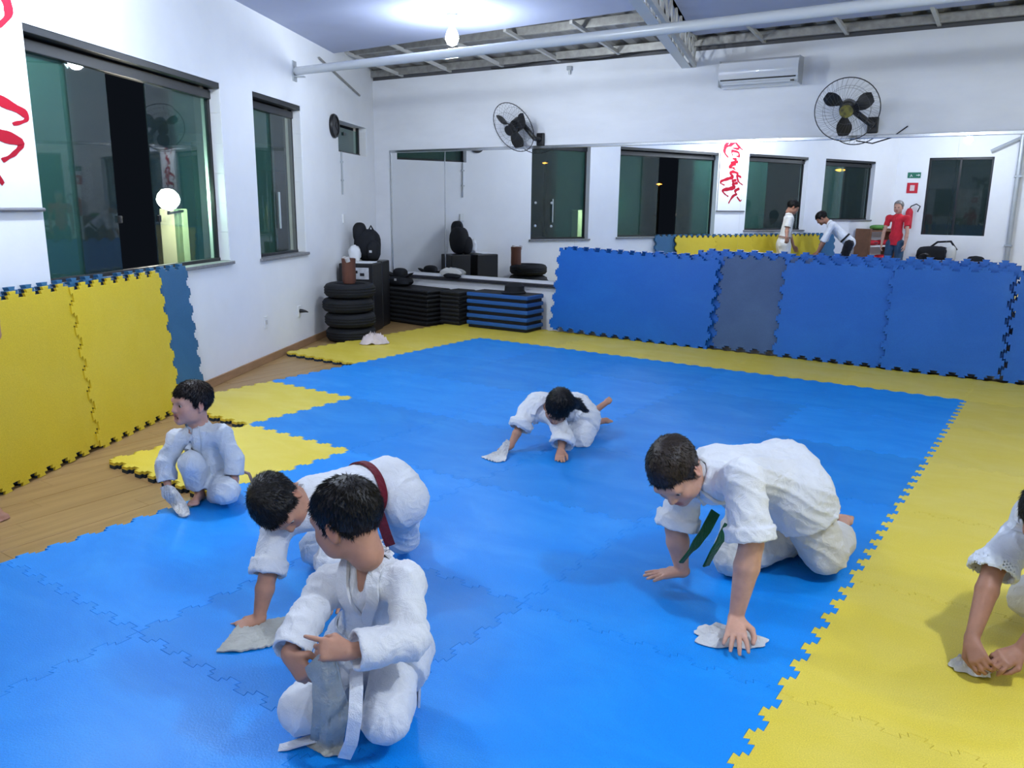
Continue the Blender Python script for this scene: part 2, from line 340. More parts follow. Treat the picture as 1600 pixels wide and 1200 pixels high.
# ------------------------------------------------------------------ windows
def pane(par, s0, s1, z0, z1, out, glass):
    mb = MB(); mb.frame_box(lw(s0, z0, out), WD*(s1-s0), WN*0.008, (0, 0, z1-z0)); return mb.build('pane', glass, par)
def window(name, key, panes, top=0.13, sill=True, tiles=True):
    s0, s1, z0, z1 = WIN[key]; w_ = struct(empty(name, lw((s0+s1)/2, z0, -0.1)))
    g = -0.13
    if top > 0.06:
        mb = MB(); mb.frame_box(lw(s0, z1-0.045, g-0.02), WD*(s1-s0), WN*0.145, (0, 0, 0.045), 0.003); mb.build('head_rail', M_DARKMETAL, w_)
        mb = MB(); mb.frame_box(lw(s0, z1-top, g-0.015), WD*(s1-s0), WN*0.06, (0, 0, top-0.06), 0.004); mb.build('track', M_DARKMETAL, w_)
    for s in (s0, s1-0.025):
        mb = MB(); mb.frame_box(lw(s, z0, g-0.01), WD*0.025, WN*0.04, (0, 0, z1-z0), 0.003); mb.build('jamb_frame', M_DARKMETAL, w_)
    mb = MB(); mb.frame_box(lw(s0, z0, g-0.01), WD*(s1-s0), WN*0.05, (0, 0, 0.03), 0.003); mb.build('bottom_rail', M_DARKMETAL, w_)
    for a, b, o, gl in panes: pane(w_, a, b, z0+0.03, z1-top, g+o, gl)
    if sill:
        mb = MB(); mb.frame_box(lw(s0-0.03, z0-0.025, -0.17), WD*(s1-s0+0.06), WN*0.20, (0, 0, 0.028), 0.004); mb.build('sill', M_STONE, w_)
    if tiles:
        zt = z0+0.005; n = 0
        while zt < z1-0.06:
            h = min(0.25, z1-0.05-zt); mb = MB(); mb.frame_box(lw(s1-0.006, zt+0.002, -0.095), WD*0.006, WN*0.09, (0, 0, h-0.004), 0.001); mb.build('reveal_tile', M_TILE, w_); zt += 0.25
    return w_
wa = window('window_1', 'a', [(-2.31, -1.80, 0.0, G_GREEN), (-1.86, -1.45, 0.02, G_DARK), (-0.66, -0.03, 0.0, G_GREEN), (-0.98, -0.60, 0.02, G_DARK)])
for s in (-1.46, -0.96):
    mb = MB(); mb.frame_box(lw(s, 1.36, -0.10), WD*0.03, WN*0.02, (0, 0, 0.05), 0.004); mb.build('latch', M_DARKMETAL, wa)
wb = window('window_2', 'b', [(0.64, 1.32, 0.0, G_GREEN), (1.22, 1.76, 0.02, G_DARK)])
mb = MB(); mb.tube([lw(1.30, 1.25, -0.08), lw(1.30, 1.62, -0.08)], 0.012, 8); mb.build('handle', M_GREYMETAL, wb)
window('window_3', 'small', [(2.97, 4.06, 0.0, G_GREEN)], top=0.05, sill=False, tiles=True)
for s in (3.22, 3.47):
    mb = MB(); mb.frame_box(lw(s, 2.36, -0.118), WD*0.09, WN*0.012, (0, 0, 0.04), 0.003); mb.build('hinge', M_DARKMETAL, bpy.data.objects['window_3'])
window('window_4', 'c', [(-4.84, -3.75, 0.0, G_DARK), (-3.80, -3.18, 0.02, G_GREEN)])
window('window_5', 'd', [(-7.05, -6.1, 0.0, G_DARK), (-6.15, -5.44, 0.02, G_GREEN)])
u0, u1, z0, z1 = R_WIN; wr = struct(empty('window_6', K2+BT*(u0+u1)/2+A2([0, 0, z0])))
mb = MB(); mb.frame_box(A2([*(K2+BT*u0+BN*0.06)[:2], z0]), BT*(u1-u0), BN*0.01, (0, 0, z1-z0)); mb.build('pane', G_DARK, wr)
for a in (u0, (u0+u1)/2-0.02, u1-0.04):
    mb = MB(); mb.frame_box(A2([*(K2+BT*a+BN*0.05)[:2], z0]), BT*0.04, BN*0.04, (0, 0, z1-z0), 0.003); mb.build('jamb_frame', M_DARKMETAL, wr)
mb = MB(); mb.frame_box(A2([*(K2+BT*u0+BN*0.05)[:2], z1-0.05]), BT*(u1-u0), BN*0.05, (0, 0, 0.05), 0.003); mb.build('head_rail', M_DARKMETAL, wr)

# ------------------------------------------------------------------ outside, at night
mb = MB(); mb.frame_box(lw(-16, -3.2, -30), WD*40, WN*29.8, (0, 0, 0.1)); struct(mb.build('ground', mat('night_ground', (0.03, 0.035, 0.03), 0.9, var=0.3)))
mb = MB(); mb.frame_box(lw(5.9, -3.1, -3.3), WD*4.5, WN*-0.2, (0, 0, 5.6)); mb.frame_box(lw(5.8, 2.45, -3.25), WD*4.7, WN*-0.4, (0, 0, 0.12)); nb = tag(mb.build('neighbour_building', mat('outside_wall', (0.30, 0.33, 0.27), 0.9, var=0.2, vscale=1.2)), 'dim greenish house wall standing outside behind the second window', 'building')
mb = MB(); mb.frame_box(lw(6.45, -0.6, -3.28), WD*0.6, WN*0.05, (0, 0, 2.3), 0.01); mb.build('door', mat('outside_door', (0.06, 0.08, 0.05), 0.7), nb)
mb = MB(); mb.frame_box(lw(7.5, 0.2, -3.28), WD*1.5, WN*0.06, (0, 0, 1.9), 0.01); mb.build('shutter', mat('outside_shutter', (0.30, 0.17, 0.09), 0.7), nb)
# bright lantern beside a pale post just outside the first window
lp = CAM+7.0*ray(263, 312)
lan = tag(empty('wall_lantern', lp), 'glaring white round lantern on a pale post outside the big window', 'lamp')
mb = MB(); mb.lathe(lp-A2([0, 0, 0.075]), [(0.0, -0.02), (0.055, 0.0), (0.088, 0.04), (0.098, 0.075), (0.085, 0.12), (0.05, 0.16), (0.0, 0.17)], 20); mb.build('globe', emitter('lantern_glow', (1.0, 0.97, 0.85), 60), lan, smooth=True)
q = lp+WD*0.40-WN*0.10
mb = MB(); mb.frame_box(A2([q[0], q[1], -1.2])-WD*0.09, WD*0.18, -WN*0.18, (0, 0, lp[2]+1.12), 0.01); mb.build('post', mat('pale_post', (0.75, 0.70, 0.48), 0.8), lan)
mb = MB(); mb.tube([lp-A2([0, 0, 0.075]), lp-A2([0, 0, 0.12])+WD*0.05-WN*0.04, q-A2([0, 0, 0.10])], 0.012, 8); mb.build('arm', M_DARKMETAL, lan)
l = bpy.data.lights.new('lantern_light', 'POINT'); l.energy = 60; l.color = (1, 0.95, 0.8); l.shadow_soft_size = 0.08
lo = bpy.data.objects.new('lantern_light', l); lo.location = tuple(lp+WN*0.18+A2([0, 0, 0.03])); COL.objects.link(lo)
# orange street lamps far off, seen through the mirror
for k, (px, py, dist, r) in enumerate([(852, 255, 30, 0.075), (1030, 288, 30, 0.075), (1313, 266, 30, 0.13)]):
    p = mirror_ray(px, py, dist); e = tag(empty('street_lamp', A2([p[0], p[1], -3.1])), ['orange street lamp seen in the mirror through the window beside the tall dark pane', 'orange street lamp seen in the mirror through the widest window', 'large orange street lamp seen in the mirror through the window above the bending man'][k], 'street lamp')
    mb = MB(); mb.tube([(p[0], p[1]+0.0, -3.1), (p[0], p[1], p[2]-0.1), (p[0]+0.1, p[1], p[2]+0.08)], [0.07, 0.05, 0.04], 8); mb.build('pole', M_DARKMETAL, e)
    mb = MB(); mb.lathe(p-A2([0, 0, r*0.45]), [(0.0, 0.0), (r*0.9, r*0.2), (r*1.5, r*0.5), (r*1.0, r*0.75), (0, r*0.9)], 14); mb.build('lamp_head', emitter('sodium_glow', (1.0, 0.36, 0.05), 9), e, smooth=True)

# ------------------------------------------------------------------ mirror on the back wall
MIR_U = (0.29, 9.6); MZ = (0.60, 2.20)
mir = tag(empty('wall_mirror', bw(4.5, 0.58)), 'wide wall mirror above the white ledge, reflecting the windows opposite', 'mirror')
ed = [0.31, 1.235, 3.2, 5.2, 7.2, 9.55]
for a, b in zip(ed, ed[1:]):
    mb = MB(); mb.frame_box(bw(a+0.0003, MZ[0], 0.002), BT*(b-a-0.0006), BN*0.006, (0, 0, MZ[1]-MZ[0])); mb.build('mirror_pane', M_MIRROR, mir)
mb = MB(); mb.frame_box(bw(MIR_U[0], MZ[1]-0.005, 0.0), BT*(MIR_U[1]-MIR_U[0]), BN*0.022, (0, 0, 0.035), 0.004); mb.build('top_rail', M_RAIL, mir)
for a in (MIR_U[0], MIR_U[1]-0.02):
    mb = MB(); mb.frame_box(bw(a, MZ[0]-0.02, 0.0), BT*0.022, BN*0.018, (0, 0, MZ[1]-MZ[0]+0.02), 0.003); mb.build('side_rail', M_RAIL, mir)
mb = MB(); mb.frame_box(bw(1.228, MZ[0], 0.008), BT*0.014, BN*0.003, (0, 0, MZ[1]-MZ[0])); mb.build('seam_strip', M_RAIL, mir)
for z in (1.55, 1.27):
    for u in (2.87, 2.83-0.19):
        mb = MB(); mb.lathe(bw(u, z, 0.008), [(0.012, 0.0), (0.016, 0.004), (0.01, 0.010), (0.0, 0.012)], 12, axis=BN); mb.build('mirror_clip', M_GREYMETAL, mir)
mb = MB(); mb.frame_box(bw(0.02, FLOOR_Z, 0.0), BT*9.7, BN*0.03, (0, 0, 0.56), 0.003); struct(mb.build('trim_2', M_WALL))
mb = MB(); mb.frame_box(bw(0.0, 0.52, 0.0), BT*9.75, BN*0.09, (0, 0, 0.035), 0.004); struct(mb.build('trim_3', mat('ledge_granite', (0.03, 0.03, 0.038), 0.6, 0.3, var=0.3, vscale=60)))

# ------------------------------------------------------------------ ceiling lamps (bulbs hanging from the panels)
lamp_lab = ['glaring white bulb hanging in view above the long pipe', 'white bulb hanging near the left wall, out of the picture', 'white bulb hanging near the back wall on the right, out of the picture', 'white bulb hanging right of the photographer, out of the picture', 'white bulb hanging near the rear wall behind the photographer']
for k, (x, y, z, e) in enumerate(LAMPS):
    b = tag(empty('ceiling_lamp', (x, y, 3.24)), lamp_lab[k], 'lamp', group='bulbs hanging from the ceiling')
    mb = MB(); mb.lathe((x, y, 3.24), [(0.05, 0), (0.05, -0.02), (0.022, -0.03), (0.022, -0.10), (0.0, -0.10)], 16); mb.build('lamp_holder', M_WHITEP, b, smooth=True)
    mb = MB(); mb.lathe((x, y, 3.14), [(0.02, 0), (0.026, -0.02), (0.046, -0.05), (0.060, -0.09), (0.060, -0.125), (0.042, -0.165), (0.0, -0.182)], 20); mb.build('bulb', emitter('bulb_glow', LAMP_COL, 120), b, smooth=True)
# ------------------------------------------------------------------ puzzle mats
F_BLUE = foam('blue_foam', (0.001, 0.235, 0.74), (0.018, 0.33, 0.84))
F_DBLUE = foam('deep_blue_foam', (0.006, 0.115, 0.47), (0.015, 0.16, 0.55), 0.4)
F_GBLUE = foam('worn_grey_blue_foam', (0.045, 0.095, 0.22), (0.07, 0.14, 0.30), 0.5)
F_SBLUE = foam('slate_blue_foam', (0.035, 0.14, 0.28), (0.05, 0.18, 0.34), 0.5)
F_YEL = foam('yellow_foam', (0.72, 0.56, 0.055), (0.80, 0.66, 0.14))
F_YELB = foam('strong_yellow_foam', (0.66, 0.49, 0.025), (0.70, 0.54, 0.05))
F_UNDER = mat('mat_underside', (0.03, 0.045, 0.075), 0.8, 0.2)
def edge_curve(length, n):
    """dovetail puzzle edge from 0 to length: (t, offset); the same curve on opposite sides, so neighbours lock"""
    mg = 0.032; p = (length-2*mg)/n; a = 0.020; pts = [(0.0, 0.0)]
    for k in range(n):
        c1 = mg+k*p+p*0.25; c2 = mg+k*p+p*0.75
        pts += [(c1-p*0.15, 0.0), (c1-p*0.21, a), (c1+p*0.21, a), (c1+p*0.15, 0.0)]
        pts += [(c2-p*0.15, 0.0), (c2-p*0.21, -a), (c2+p*0.21, -a), (c2+p*0.15, 0.0)]
    pts.append((length, 0.0))
    return pts
def mat_mesh(name, wx, wy, t, m_top, m_under, npm=7):
    ex = edge_curve(wx, int(round(wx*npm))); ey = edge_curve(wy, int(round(wy*npm)))
    loop = [(a, -o) for a, o in ex][:-1]+[(wx-o, b) for b, o in ey][:-1]+[(a, wy-o) for a, o in ex[::-1]][:-1]+[(-o, b) for b, o in ey[::-1]][:-1]
    pts = np.array(loop)-A2([wx/2, wy/2]); n = len(pts)
    nx, pv = np.roll(pts, -1, 0), np.roll(pts, 1, 0)
    d1 = pts-pv; d1 /= np.linalg.norm(d1, axis=1)[:, None]; d2 = nx-pts; d2 /= np.linalg.norm(d2, axis=1)[:, None]
    n1 = np.stack([-d1[:, 1], d1[:, 0]], 1); n2 = np.stack([-d2[:, 1], d2[:, 0]], 1); nn = n1+n2; nn /= np.maximum((1+(n1*n2).sum(1))[:, None], 0.4)
    def ring(off, z): return [(*q, z) for q in pts+nn*off]
    rings = [ring(0.0003, -t), ring(0.0003, -t*0.45), ring(0.0003, -0.0018), ring(0.0012, 0.0)]
    vs = sum(rings, []); fs = []; mi = []
    for r in range(3):
        for k in range(n): fs.append((r*n+k, r*n+(k+1) % n, (r+1)*n+(k+1) % n, (r+1)*n+k)); mi.append(1 if r == 0 else 0)
    fs.append(tuple(3*n+k for k in range(n))); mi.append(0); fs.append(tuple(range(n))[::-1]); mi.append(1)
    me = bpy.data.meshes.new(name); me.from_pydata(vs, [], fs); me.materials.append(m_top); me.materials.append(m_under); me.polygons.foreach_set('material_index', mi)
    return me
ME_BLUE = mat_mesh('blue_mat', 1, 1, 0.04, F_BLUE, F_BLUE); ME_YEL = mat_mesh('yellow_mat', 1, 1, 0.04, F_YEL, F_UNDER)
def floor_mat(i, j, me, label, group):
    o = link('foam_mat', me); o.location = (i+0.5, j+0.5, 0.0); o.matrix_world = world_of(o); tag(o, label, 'mat', group); return o
blue_rows = {-1: range(-5, 0), -2: range(-5, 0), -3: range(-5, 0), -4: range(-4, 0), -5: range(-3, 0), -6: range(-3, 0), -7: range(-3, 0), -8: range(-3, 0)}
for j, cols in blue_rows.items():
    for i in cols:
        floor_mat(i, j, ME_BLUE, 'blue puzzle floor mat, %s row from the back border, %s from the right yellow border' % (ORD[-j-1], ORD[-i-1]), 'blue puzzle mats on the floor')
for i in range(-6, 3):
    floor_mat(i, 0, ME_YEL, 'yellow border mat before the leaning blue row, %s from the left' % ORD[i+6], 'yellow puzzle mats of the border')
for j in range(-1, -9, -1):
    for i in range(0, 3):
        floor_mat(i, j, ME_YEL, 'yellow mat in the right border, %s row from the back strip, %s from the blue' % (ORD[-j-1], ORD[i]), 'yellow puzzle mats of the border')
for j, lab in ((-1, 'yellow mat with the crumpled pinkish rag on its front edge, beside the tyres'), (-2, 'yellow mat with its dark underside showing, in front of the pinkish rag')):
    floor_mat(-6, j, ME_YEL, lab, 'yellow puzzle mats of the border')
floor_mat(-5, -4, ME_YEL, 'yellow mat at the left edge behind the squatting boy', 'yellow puzzle mats of the border')
floor_mat(-4, -5, ME_YEL, 'yellow mat beside the squatting boy, one corner out on the wood floor', 'yellow puzzle mats of the border')

# mats leaning on walls: bottom edge line from a, along dir, foot out from the wall, lean back
def lean_mat(me, wx, wy, base, dx, up_to, label, group):
    """base = middle of the foot line; up_to = unit vector up the face"""
    dx, upv = unit(dx), unit(up_to); nrm = np.cross(dx, upv)
    c = A2(base)+upv*wy/2
    o = link('foam_mat', me); o.matrix_world = Matrix(((dx[0], upv[0], nrm[0], c[0]), (dx[1], upv[1], nrm[1], c[1]), (dx[2], upv[2], nrm[2], c[2]), (0, 0, 0, 1)))
    return tag(o, label, 'mat', group)
ME_LONG = mat_mesh('long_mat', 2.02, 0.98, 0.03, F_DBLUE, F_DBLUE, 6.5); ME_D1 = mat_mesh('deep_blue_mat', 1.0, 0.98, 0.03, F_DBLUE, F_DBLUE, 6.5); ME_G = mat_mesh('grey_blue_mat', 0.98, 0.98, 0.03, F_GBLUE, F_DBLUE, 6.5)
ME_WIDE = mat_mesh('wide_mat', 1.12, 0.98, 0.03, F_DBLUE, F_DBLUE, 6.5)
def row_mat(me, u0, wx, out, top_out, label, h=0.98, zf=0.0, skew=0.0):
    a = bw(u0+wx/2, zf, out); upv = -BN*(out-top_out)+A2([0, 0, math.sqrt(h*h-(out-top_out)**2)])+BT*skew
    return lean_mat(me, wx, h, a, BT, upv, label, 'blue mats leaning on the back wall')
Z0 = 0.025
row_mat(ME_LONG, 2.99, 2.02, 0.255, 0.115, 'long deep blue mat leaning at the left end of the row by the wall', zf=Z0, skew=0.06)
row_mat(ME_D1, 4.12, 1.0, 0.215, 0.08, 'deep blue mat peeking out between the long mat and the grey one', zf=Z0, skew=0.05)
row_mat(ME_G, 5.09, 0.98, 0.255, 0.118, 'worn greyish blue mat leaning in the middle of the blue row', zf=Z0+0.01)
row_mat(ME_WIDE, 5.74, 1.12, 0.295, 0.155, 'deep blue mat leaning just right of the greyish one', zf=Z0-0.005, skew=0.02)
row_mat(ME_D1, 6.80, 1.0, 0.335, 0.195, 'deep blue mat leaning in front, second right of the greyish one', zf=Z0-0.005, skew=-0.02)
row_mat(ME_D1, 7.82, 1.0, 0.335, 0.195, 'deep blue mat leaning at the right edge of the picture', zf=Z0-0.01)
row_mat(ME_D1, 8.84, 1.0, 0.335, 0.195, 'deep blue mat leaning past the right edge of the picture', zf=Z0-0.01)
for k, u in enumerate((4.78, 5.78, 6.78)):
    row_mat(ME_D1, u, 0.99, 0.155, 0.040, ['deep blue mat standing behind the greyish mat, top teeth showing', 'deep blue mat standing behind the mat right of the greyish one', 'deep blue mat at the right end of the standing back layer'][k], zf=Z0+0.06)
    row_mat(ME_D1, u+0.06, 0.99, 0.195, 0.078, ['deep blue mat in the second layer behind the greyish mat', 'deep blue mat in the second layer, right of the greyish mat', 'deep blue mat in the second layer, near the brown bag end'][k], zf=Z0+0.035)
ME_LY = mat_mesh('strong_yellow_mat', 1.0, 1.02, 0.035, F_YELB, F_UNDER); ME_LB = mat_mesh('slate_blue_mat', 1.0, 1.04, 0.035, F_SBLUE, F_SBLUE)
def left_mat(me, s_right, h, out, top_out, label, grp, skew=0.0):
    a = A2([*(W0+(s_right-0.5)*WD+out*WN)[:2], FLOOR_Z+0.022]); upv = -WN*(out-top_out)+A2([0, 0, math.sqrt(h*h-(out-top_out)**2)])+WD*skew
    return lean_mat(me, 1.0, h, a, WD, upv, label, grp)
for k in range(4):
    left_mat(ME_LY, -1.29-k*1.0, 1.02, 0.18, 0.092, ['yellow mat leaning under the big window, its right edge over the slate blue mat', 'yellow mat leaning under the red brushwork banner, cut by the left picture edge', 'yellow mat leaning left of the banner, seen only in the mirror', 'yellow mat at the far end of the leaning yellow row, seen only in the mirror'][k], 'yellow mats leaning on the left wall', skew=-0.02)
for k in range(5):
    left_mat(ME_LB, -0.85-k*1.0, 1.04, 0.125, 0.048, ['slate blue mat standing behind the yellow ones with its right side showing', 'slate blue mat whose teeth rise over the seam of the two nearest yellow mats', 'slate blue mat behind the yellow mats left of the banner', 'slate blue mat second from the far end behind the yellow mats', 'slate blue mat at the far end, seen only in the mirror'][k], 'slate blue mats behind the yellow ones', skew=-0.01)

# ------------------------------------------------------------------ back left corner: tyres, log, speaker, bags, step benches
def tyre(c, r, h, label, grp='tyres stacked in the corner'):
    t = empty('tyre', c); tag(t, label, 'tyre', grp); ri = r*0.60
    pr = [(ri, h*0.22), (ri+0.01, h*0.10), (r*0.80, 0.004), (r*0.93, h*0.10), (r, h*0.26), (r*1.005, h*0.5), (r, h*0.74), (r*0.93, h*0.90), (r*0.80, h-0.004), (ri+0.01, h*0.90), (ri, h*0.78), (ri+0.02, h*0.5), (ri, h*0.22)]
    mb = MB(); mb.lathe(c, pr, 36); mb.build('carcass', M_RUBBER, t, smooth=True)
    for zz in (0.33, 0.5, 0.67):
        mb = MB(); mb.tube([A2(c)+A2([r*1.004*math.cos(a), r*1.004*math.sin(a), h*zz]) for a in np.linspace(0, 2*PI, 40, endpoint=False)], 0.006, 6, closed=True); mb.build('tread_rib', M_RUBBER, t, smooth=True)
    return t
tc = A2([-6.20, -0.90, FLOOR_Z])
for k in range(4):
    c = tc+A2([0.012*math.sin(k*2.3), 0.012*math.cos(k*1.7), k*0.168]); tyre(c, 0.285-0.006*(k == 0), 0.168, 'black car tyre, %s in the stack by the left wall' % ['lowest', 'second from the floor', 'third from the floor', 'topmost'][k])
ztop = FLOOR_Z+4*0.168
# worn brown log standing on the tyres
lc = A2([-6.37, -0.79, 0]); mb = MB(); mb.lathe((lc[0]+0.03, lc[1]+0.03, ztop-0.03), [(0.075, 0), (0.08, 0.05), (0.078, 0.20), (0.082, 0.285), (0.07, 0.29), (0.05, 0.285), (0.0, 0.27)], 20)
lg = tag(empty('wood_log', (lc[0]+0.03, lc[1]+0.03, ztop-0.03)), 'reddish brown wooden post standing on top of the tyre stack', 'log'); mb.build('trunk', mat('log_wood', (0.12, 0.045, 0.028), 0.7, var=0.35, vscale=8, stretch=(1, 1, 0.15)), lg, smooth=True)
for dx, dy in ((-0.055, 0.0), (0.045, -0.05)):
    mb = MB(); c = A2([lc[0]+0.03+dx, lc[1]+0.03+dy, ztop+0.225]); mb.tube([c, c+A2([0, -0.02, 0.045])], 0.028, 10); mb.build('strap_end', mat('pale_strap', (0.55, 0.52, 0.52), 0.8), lg, smooth=True)
# speaker cabinet and equipment behind
def cab(name, c, size, rz, label, cat, m=None, bev=0.012, top=None):
    t = tag(empty(name, c), label, cat); mb = MB(); mb.box(A2(c)+A2([0, 0, size[2]/2]), size, rz, bev); mb.build('body', m or M_BLACKP, t); return t
ZL = FLOOR_Z
RZB = math.radians(2.4)
RZW = math.radians(27.5); SC = A2([-6.665, -0.25, FLOOR_Z]); SH = 0.84
sp = cab('speaker_cabinet', SC, (0.44, 0.36, SH), RZW, 'black loudspeaker cabinet with a pale control panel behind the tyres', 'speaker', bev=0.015)
f0 = SC-WN*0.22-WD*0.181
mb = MB(); mb.frame_box(f0+WN*0.08+A2([0, 0, SH-0.19]), WN*0.30, WD*-0.006, (0, 0, 0.14), 0.002); pnl = mb.build('control_panel', mat('pale_panel', (0.55, 0.56, 0.60), 0.5, var=0.2, vscale=30), sp)
for k in range(3):
    mb = MB(); mb.frame_box(f0+WN*(0.10+0.085*k)-WD*0.006+A2([0, 0, SH-0.15+0.03*(k % 2)]), WN*0.055, WD*-0.004, (0, 0, 0.035), 0.001); mb.build('panel_mark', M_BLACKP, pnl)
mb = MB(); mb.lathe(f0+WN*0.22+A2([0, 0, 0.33]), [(0.16, 0), (0.16, 0.008), (0.14, 0.012), (0.0, 0.004)], 28, axis=-WD); mb.build('grille', M_RUBBER, sp, smooth=True)
mb = MB(); mb.frame_box(f0+WN*0.03+WD*0.02+A2([0, 0, SH]), WN*0.38, WD*0.24, (0, 0, 0.014), 0.004); tag(mb.build('paper_sheet', mat('white_paper', (0.72, 0.73, 0.76), 0.7)), 'white papers lying on the loudspeaker cabinet', 'papers')
TC = A2([-6.84, 0.155, FLOOR_Z]); TH = 0.84
sp2 = cab('speaker_tower', TC, (0.33, 0.32, TH), RZW, 'narrow black loudspeaker tower under the backpack', 'speaker')
for k in range(2):
    mb = MB(); mb.lathe(TC-WD*0.161+WN*0.06+A2([0, 0, 0.40+0.26*k]), [(0.07, 0), (0.075, 0.008), (0.055, 0.008), (0.0, -0.002)], 20, axis=-WD); mb.build('cone', M_RUBBER, sp2, smooth=True)
# backpack sitting on the speakers
def soft(name, c, ax, r, m, par, n=24, p=2.6, bumpy=0.0, seed=0):
    """rounded soft box (superellipsoid) with half sizes r along axes ax"""
    vs = []; fs = []; nv = n//2; rs = np.random.RandomState(seed); ph = rs.rand(6)*6
    sg = lambda v, e: math.copysign(abs(v)**e, v)
    for i in range(nv+1):
        th = -PI/2+PI*i/nv
        for k in range(n):
            fi = 2*PI*k/n; x = sg(math.cos(th), 2/p)*sg(math.cos(fi), 2/p); y = sg(math.cos(th), 2/p)*sg(math.sin(fi), 2/p); z = sg(math.sin(th), 2/p)
            b = 1+bumpy*(math.sin(3*x+5*z+ph[0])*math.sin(4*y+ph[1])+0.5*math.sin(9*x+ph[2])*math.sin(8*z+7*y+ph[3]))
            vs.append(A2(c)+b*(x*r[0]*A2(ax[0])+y*r[1]*A2(ax[1])+z*r[2]*A2(ax[2])))
    for i in range(nv):
        for k in range(n): fs.append((i*n+k, i*n+(k+1) % n, (i+1)*n+(k+1) % n, (i+1)*n+k))
    mb = MB(); mb.add(vs, fs); return mb.build(name, m, par, smooth=True)
M_BAG = mat('black_nylon', (0.014, 0.015, 0.019), 0.75, 0.2, bump=0.4, bscale=50)
AXB = (BT, BN, A2([0, 0, 1]))
AXW = (WN, -WD, A2([0, 0, 1])); ZT = FLOOR_Z+TH
def bpp(x, d, z): return TC+WN*(x-0.05)-WD*(d+0.08)+A2([0, 0, TH+z])
bp = tag(empty('backpack', bpp(0, 0, 0)), 'black backpack standing on the loudspeakers in the corner', 'backpack')
soft('body', bpp(0.0, 0.0, 0.20), AXW, (0.17, 0.12, 0.20), M_BAG, bp, bumpy=0.03); soft('side_pocket', bpp(0.10, 0.07, 0.13), AXW, (0.085, 0.09, 0.13), M_BAG, bp, bumpy=0.03, seed=2)
soft('top_lobe', bpp(-0.09, 0.02, 0.35), AXW, (0.085, 0.09, 0.13), M_BAG, bp, bumpy=0.02, seed=4)
mb = MB(); mb.frame_box(bpp(0.07, 0.16, 0.11), WN*0.035, WD*-0.004, (0, 0, 0.03)); mb.build('badge', mat('pale_badge', (0.5, 0.5, 0.52), 0.6), bp)
mb = MB(); mb.tube([bpp(0.02, 0, 0.38), bpp(0.05, 0, 0.44), bpp(0.09, 0, 0.37)], 0.012, 8); mb.build('handle', M_BAG, bp)
pl = tag(empty('plastic_bag', SC-WN*0.12+WD*0.02+A2([0, 0, SH])), 'crumpled white plastic bag beside the backpack by the wall', 'bag'); soft('body', SC-WN*0.10+WD*0.09+A2([0, 0, SH+0.10]), AXW, (0.075, 0.06, 0.10), mat('white_plastic_film', (0.72, 0.73, 0.76), 0.35, 0.5), pl, bumpy=0.14, seed=9)
# stacks of black step benches and blue ones
def bench(c, L, W, H, rz, m_top, m_body, label, grp, thin=True):
    t = tag(empty('step_bench', c), label, 'step bench', grp); c = A2(c); ca, sa = math.cos(rz), math.sin(rz); X, Y = A2([ca, sa, 0]), A2([-sa, ca, 0])
    rim = H*0.56; mb = MB(); mb.box(c+A2([0, 0, H-rim/2-0.004]), (L, W, rim), rz, 0.012); mb.build('rim', m_top, t)
    mb = MB(); mb.box(c+A2([0, 0, H-0.004]), (L-0.03, W-0.03, 0.008), rz, 0.003); mb.build('top_sheet', m_body, t)
    mb = MB(); mb.box(c+A2([0, 0, (H-rim)/2]), (L*0.95, W*0.93, H-rim), rz, 0.004); mb.build('skirt', m_body, t)
    for a in (-1, 1):
        for b in (-1, 1):
            mb = MB(); mb.box(c+X*a*L*0.44+Y*b*W*0.40+A2([0, 0, (H-rim)/2]), (0.05, 0.06, H-rim), rz, 0.006); mb.build('foot', m_body, t)
    return t
M_STEPB = mat('step_black', (0.016, 0.017, 0.020), 0.55, 0.35, bump=0.3, bscale=70); M_STEPD = mat('step_dark', (0.008, 0.008, 0.010), 0.6, 0.3); M_STEPBLUE = mat('step_blue', (0.022, 0.105, 0.34), 0.5, 0.35)
hb = 0.0585
for k in range(8):
    bench(bw(0.91+0.006*math.sin(k*3), ZL+k*hb, 0.35+0.006*math.cos(k*2)), 1.06, 0.44, hb, RZB-0.12, M_STEPB, M_STEPD, 'black step bench, %s in the wide black stack' % (ORD[k]+' from the floor' if k < 7 else 'topmost'), 'black step benches')
for k in range(8):
    bench(bw(1.68, 0.002+k*0.0535, 0.32+0.005*math.sin(k*2)), 0.30, 0.40, 0.0535, RZB, M_STEPB, M_STEPD, 'short black step bench, %s in the narrow stack beside the blue ones' % (ORD[k]+' from the floor' if k < 7 else 'topmost'), 'black step benches')
for k in range(5):
    bench(bw(2.41+0.004*math.sin(k*4), 0.002+k*0.0895, 0.33), 0.90, 0.40, 0.0895, RZB, M_STEPBLUE, M_STEPD, 'blue step bench, %s in the stack beside the leaning mats' % (ORD[k]+' from the floor' if k < 4 else 'topmost'), 'blue step benches')
hat = tag(empty('cap', bw(2.55, 0.452, 0.33)), 'rounded black cap lying on the blue step benches', 'cap')
mb = MB(); mb.lathe(bw(2.55, 0.452, 0.33), [(0.14, 0.0), (0.145, 0.012), (0.125, 0.03), (0.12, 0.09), (0.085, 0.125), (0.0, 0.135)], 24); mb.build('crown', M_BAG, hat, smooth=True)
mb = MB(); mb.lathe(bw(2.53, 0.452, 0.40), [(0.0, 0.0), (0.11, 0.004), (0.115, 0.012), (0.0, 0.022)], 20); mb.build('brim', M_BAG, hat, smooth=True)
ZB = ZL+8*hb
gb = tag(empty('gym_bag', bw(0.70, ZB, 0.40)), 'low black bag with spread side flaps on the black step stack', 'bag')
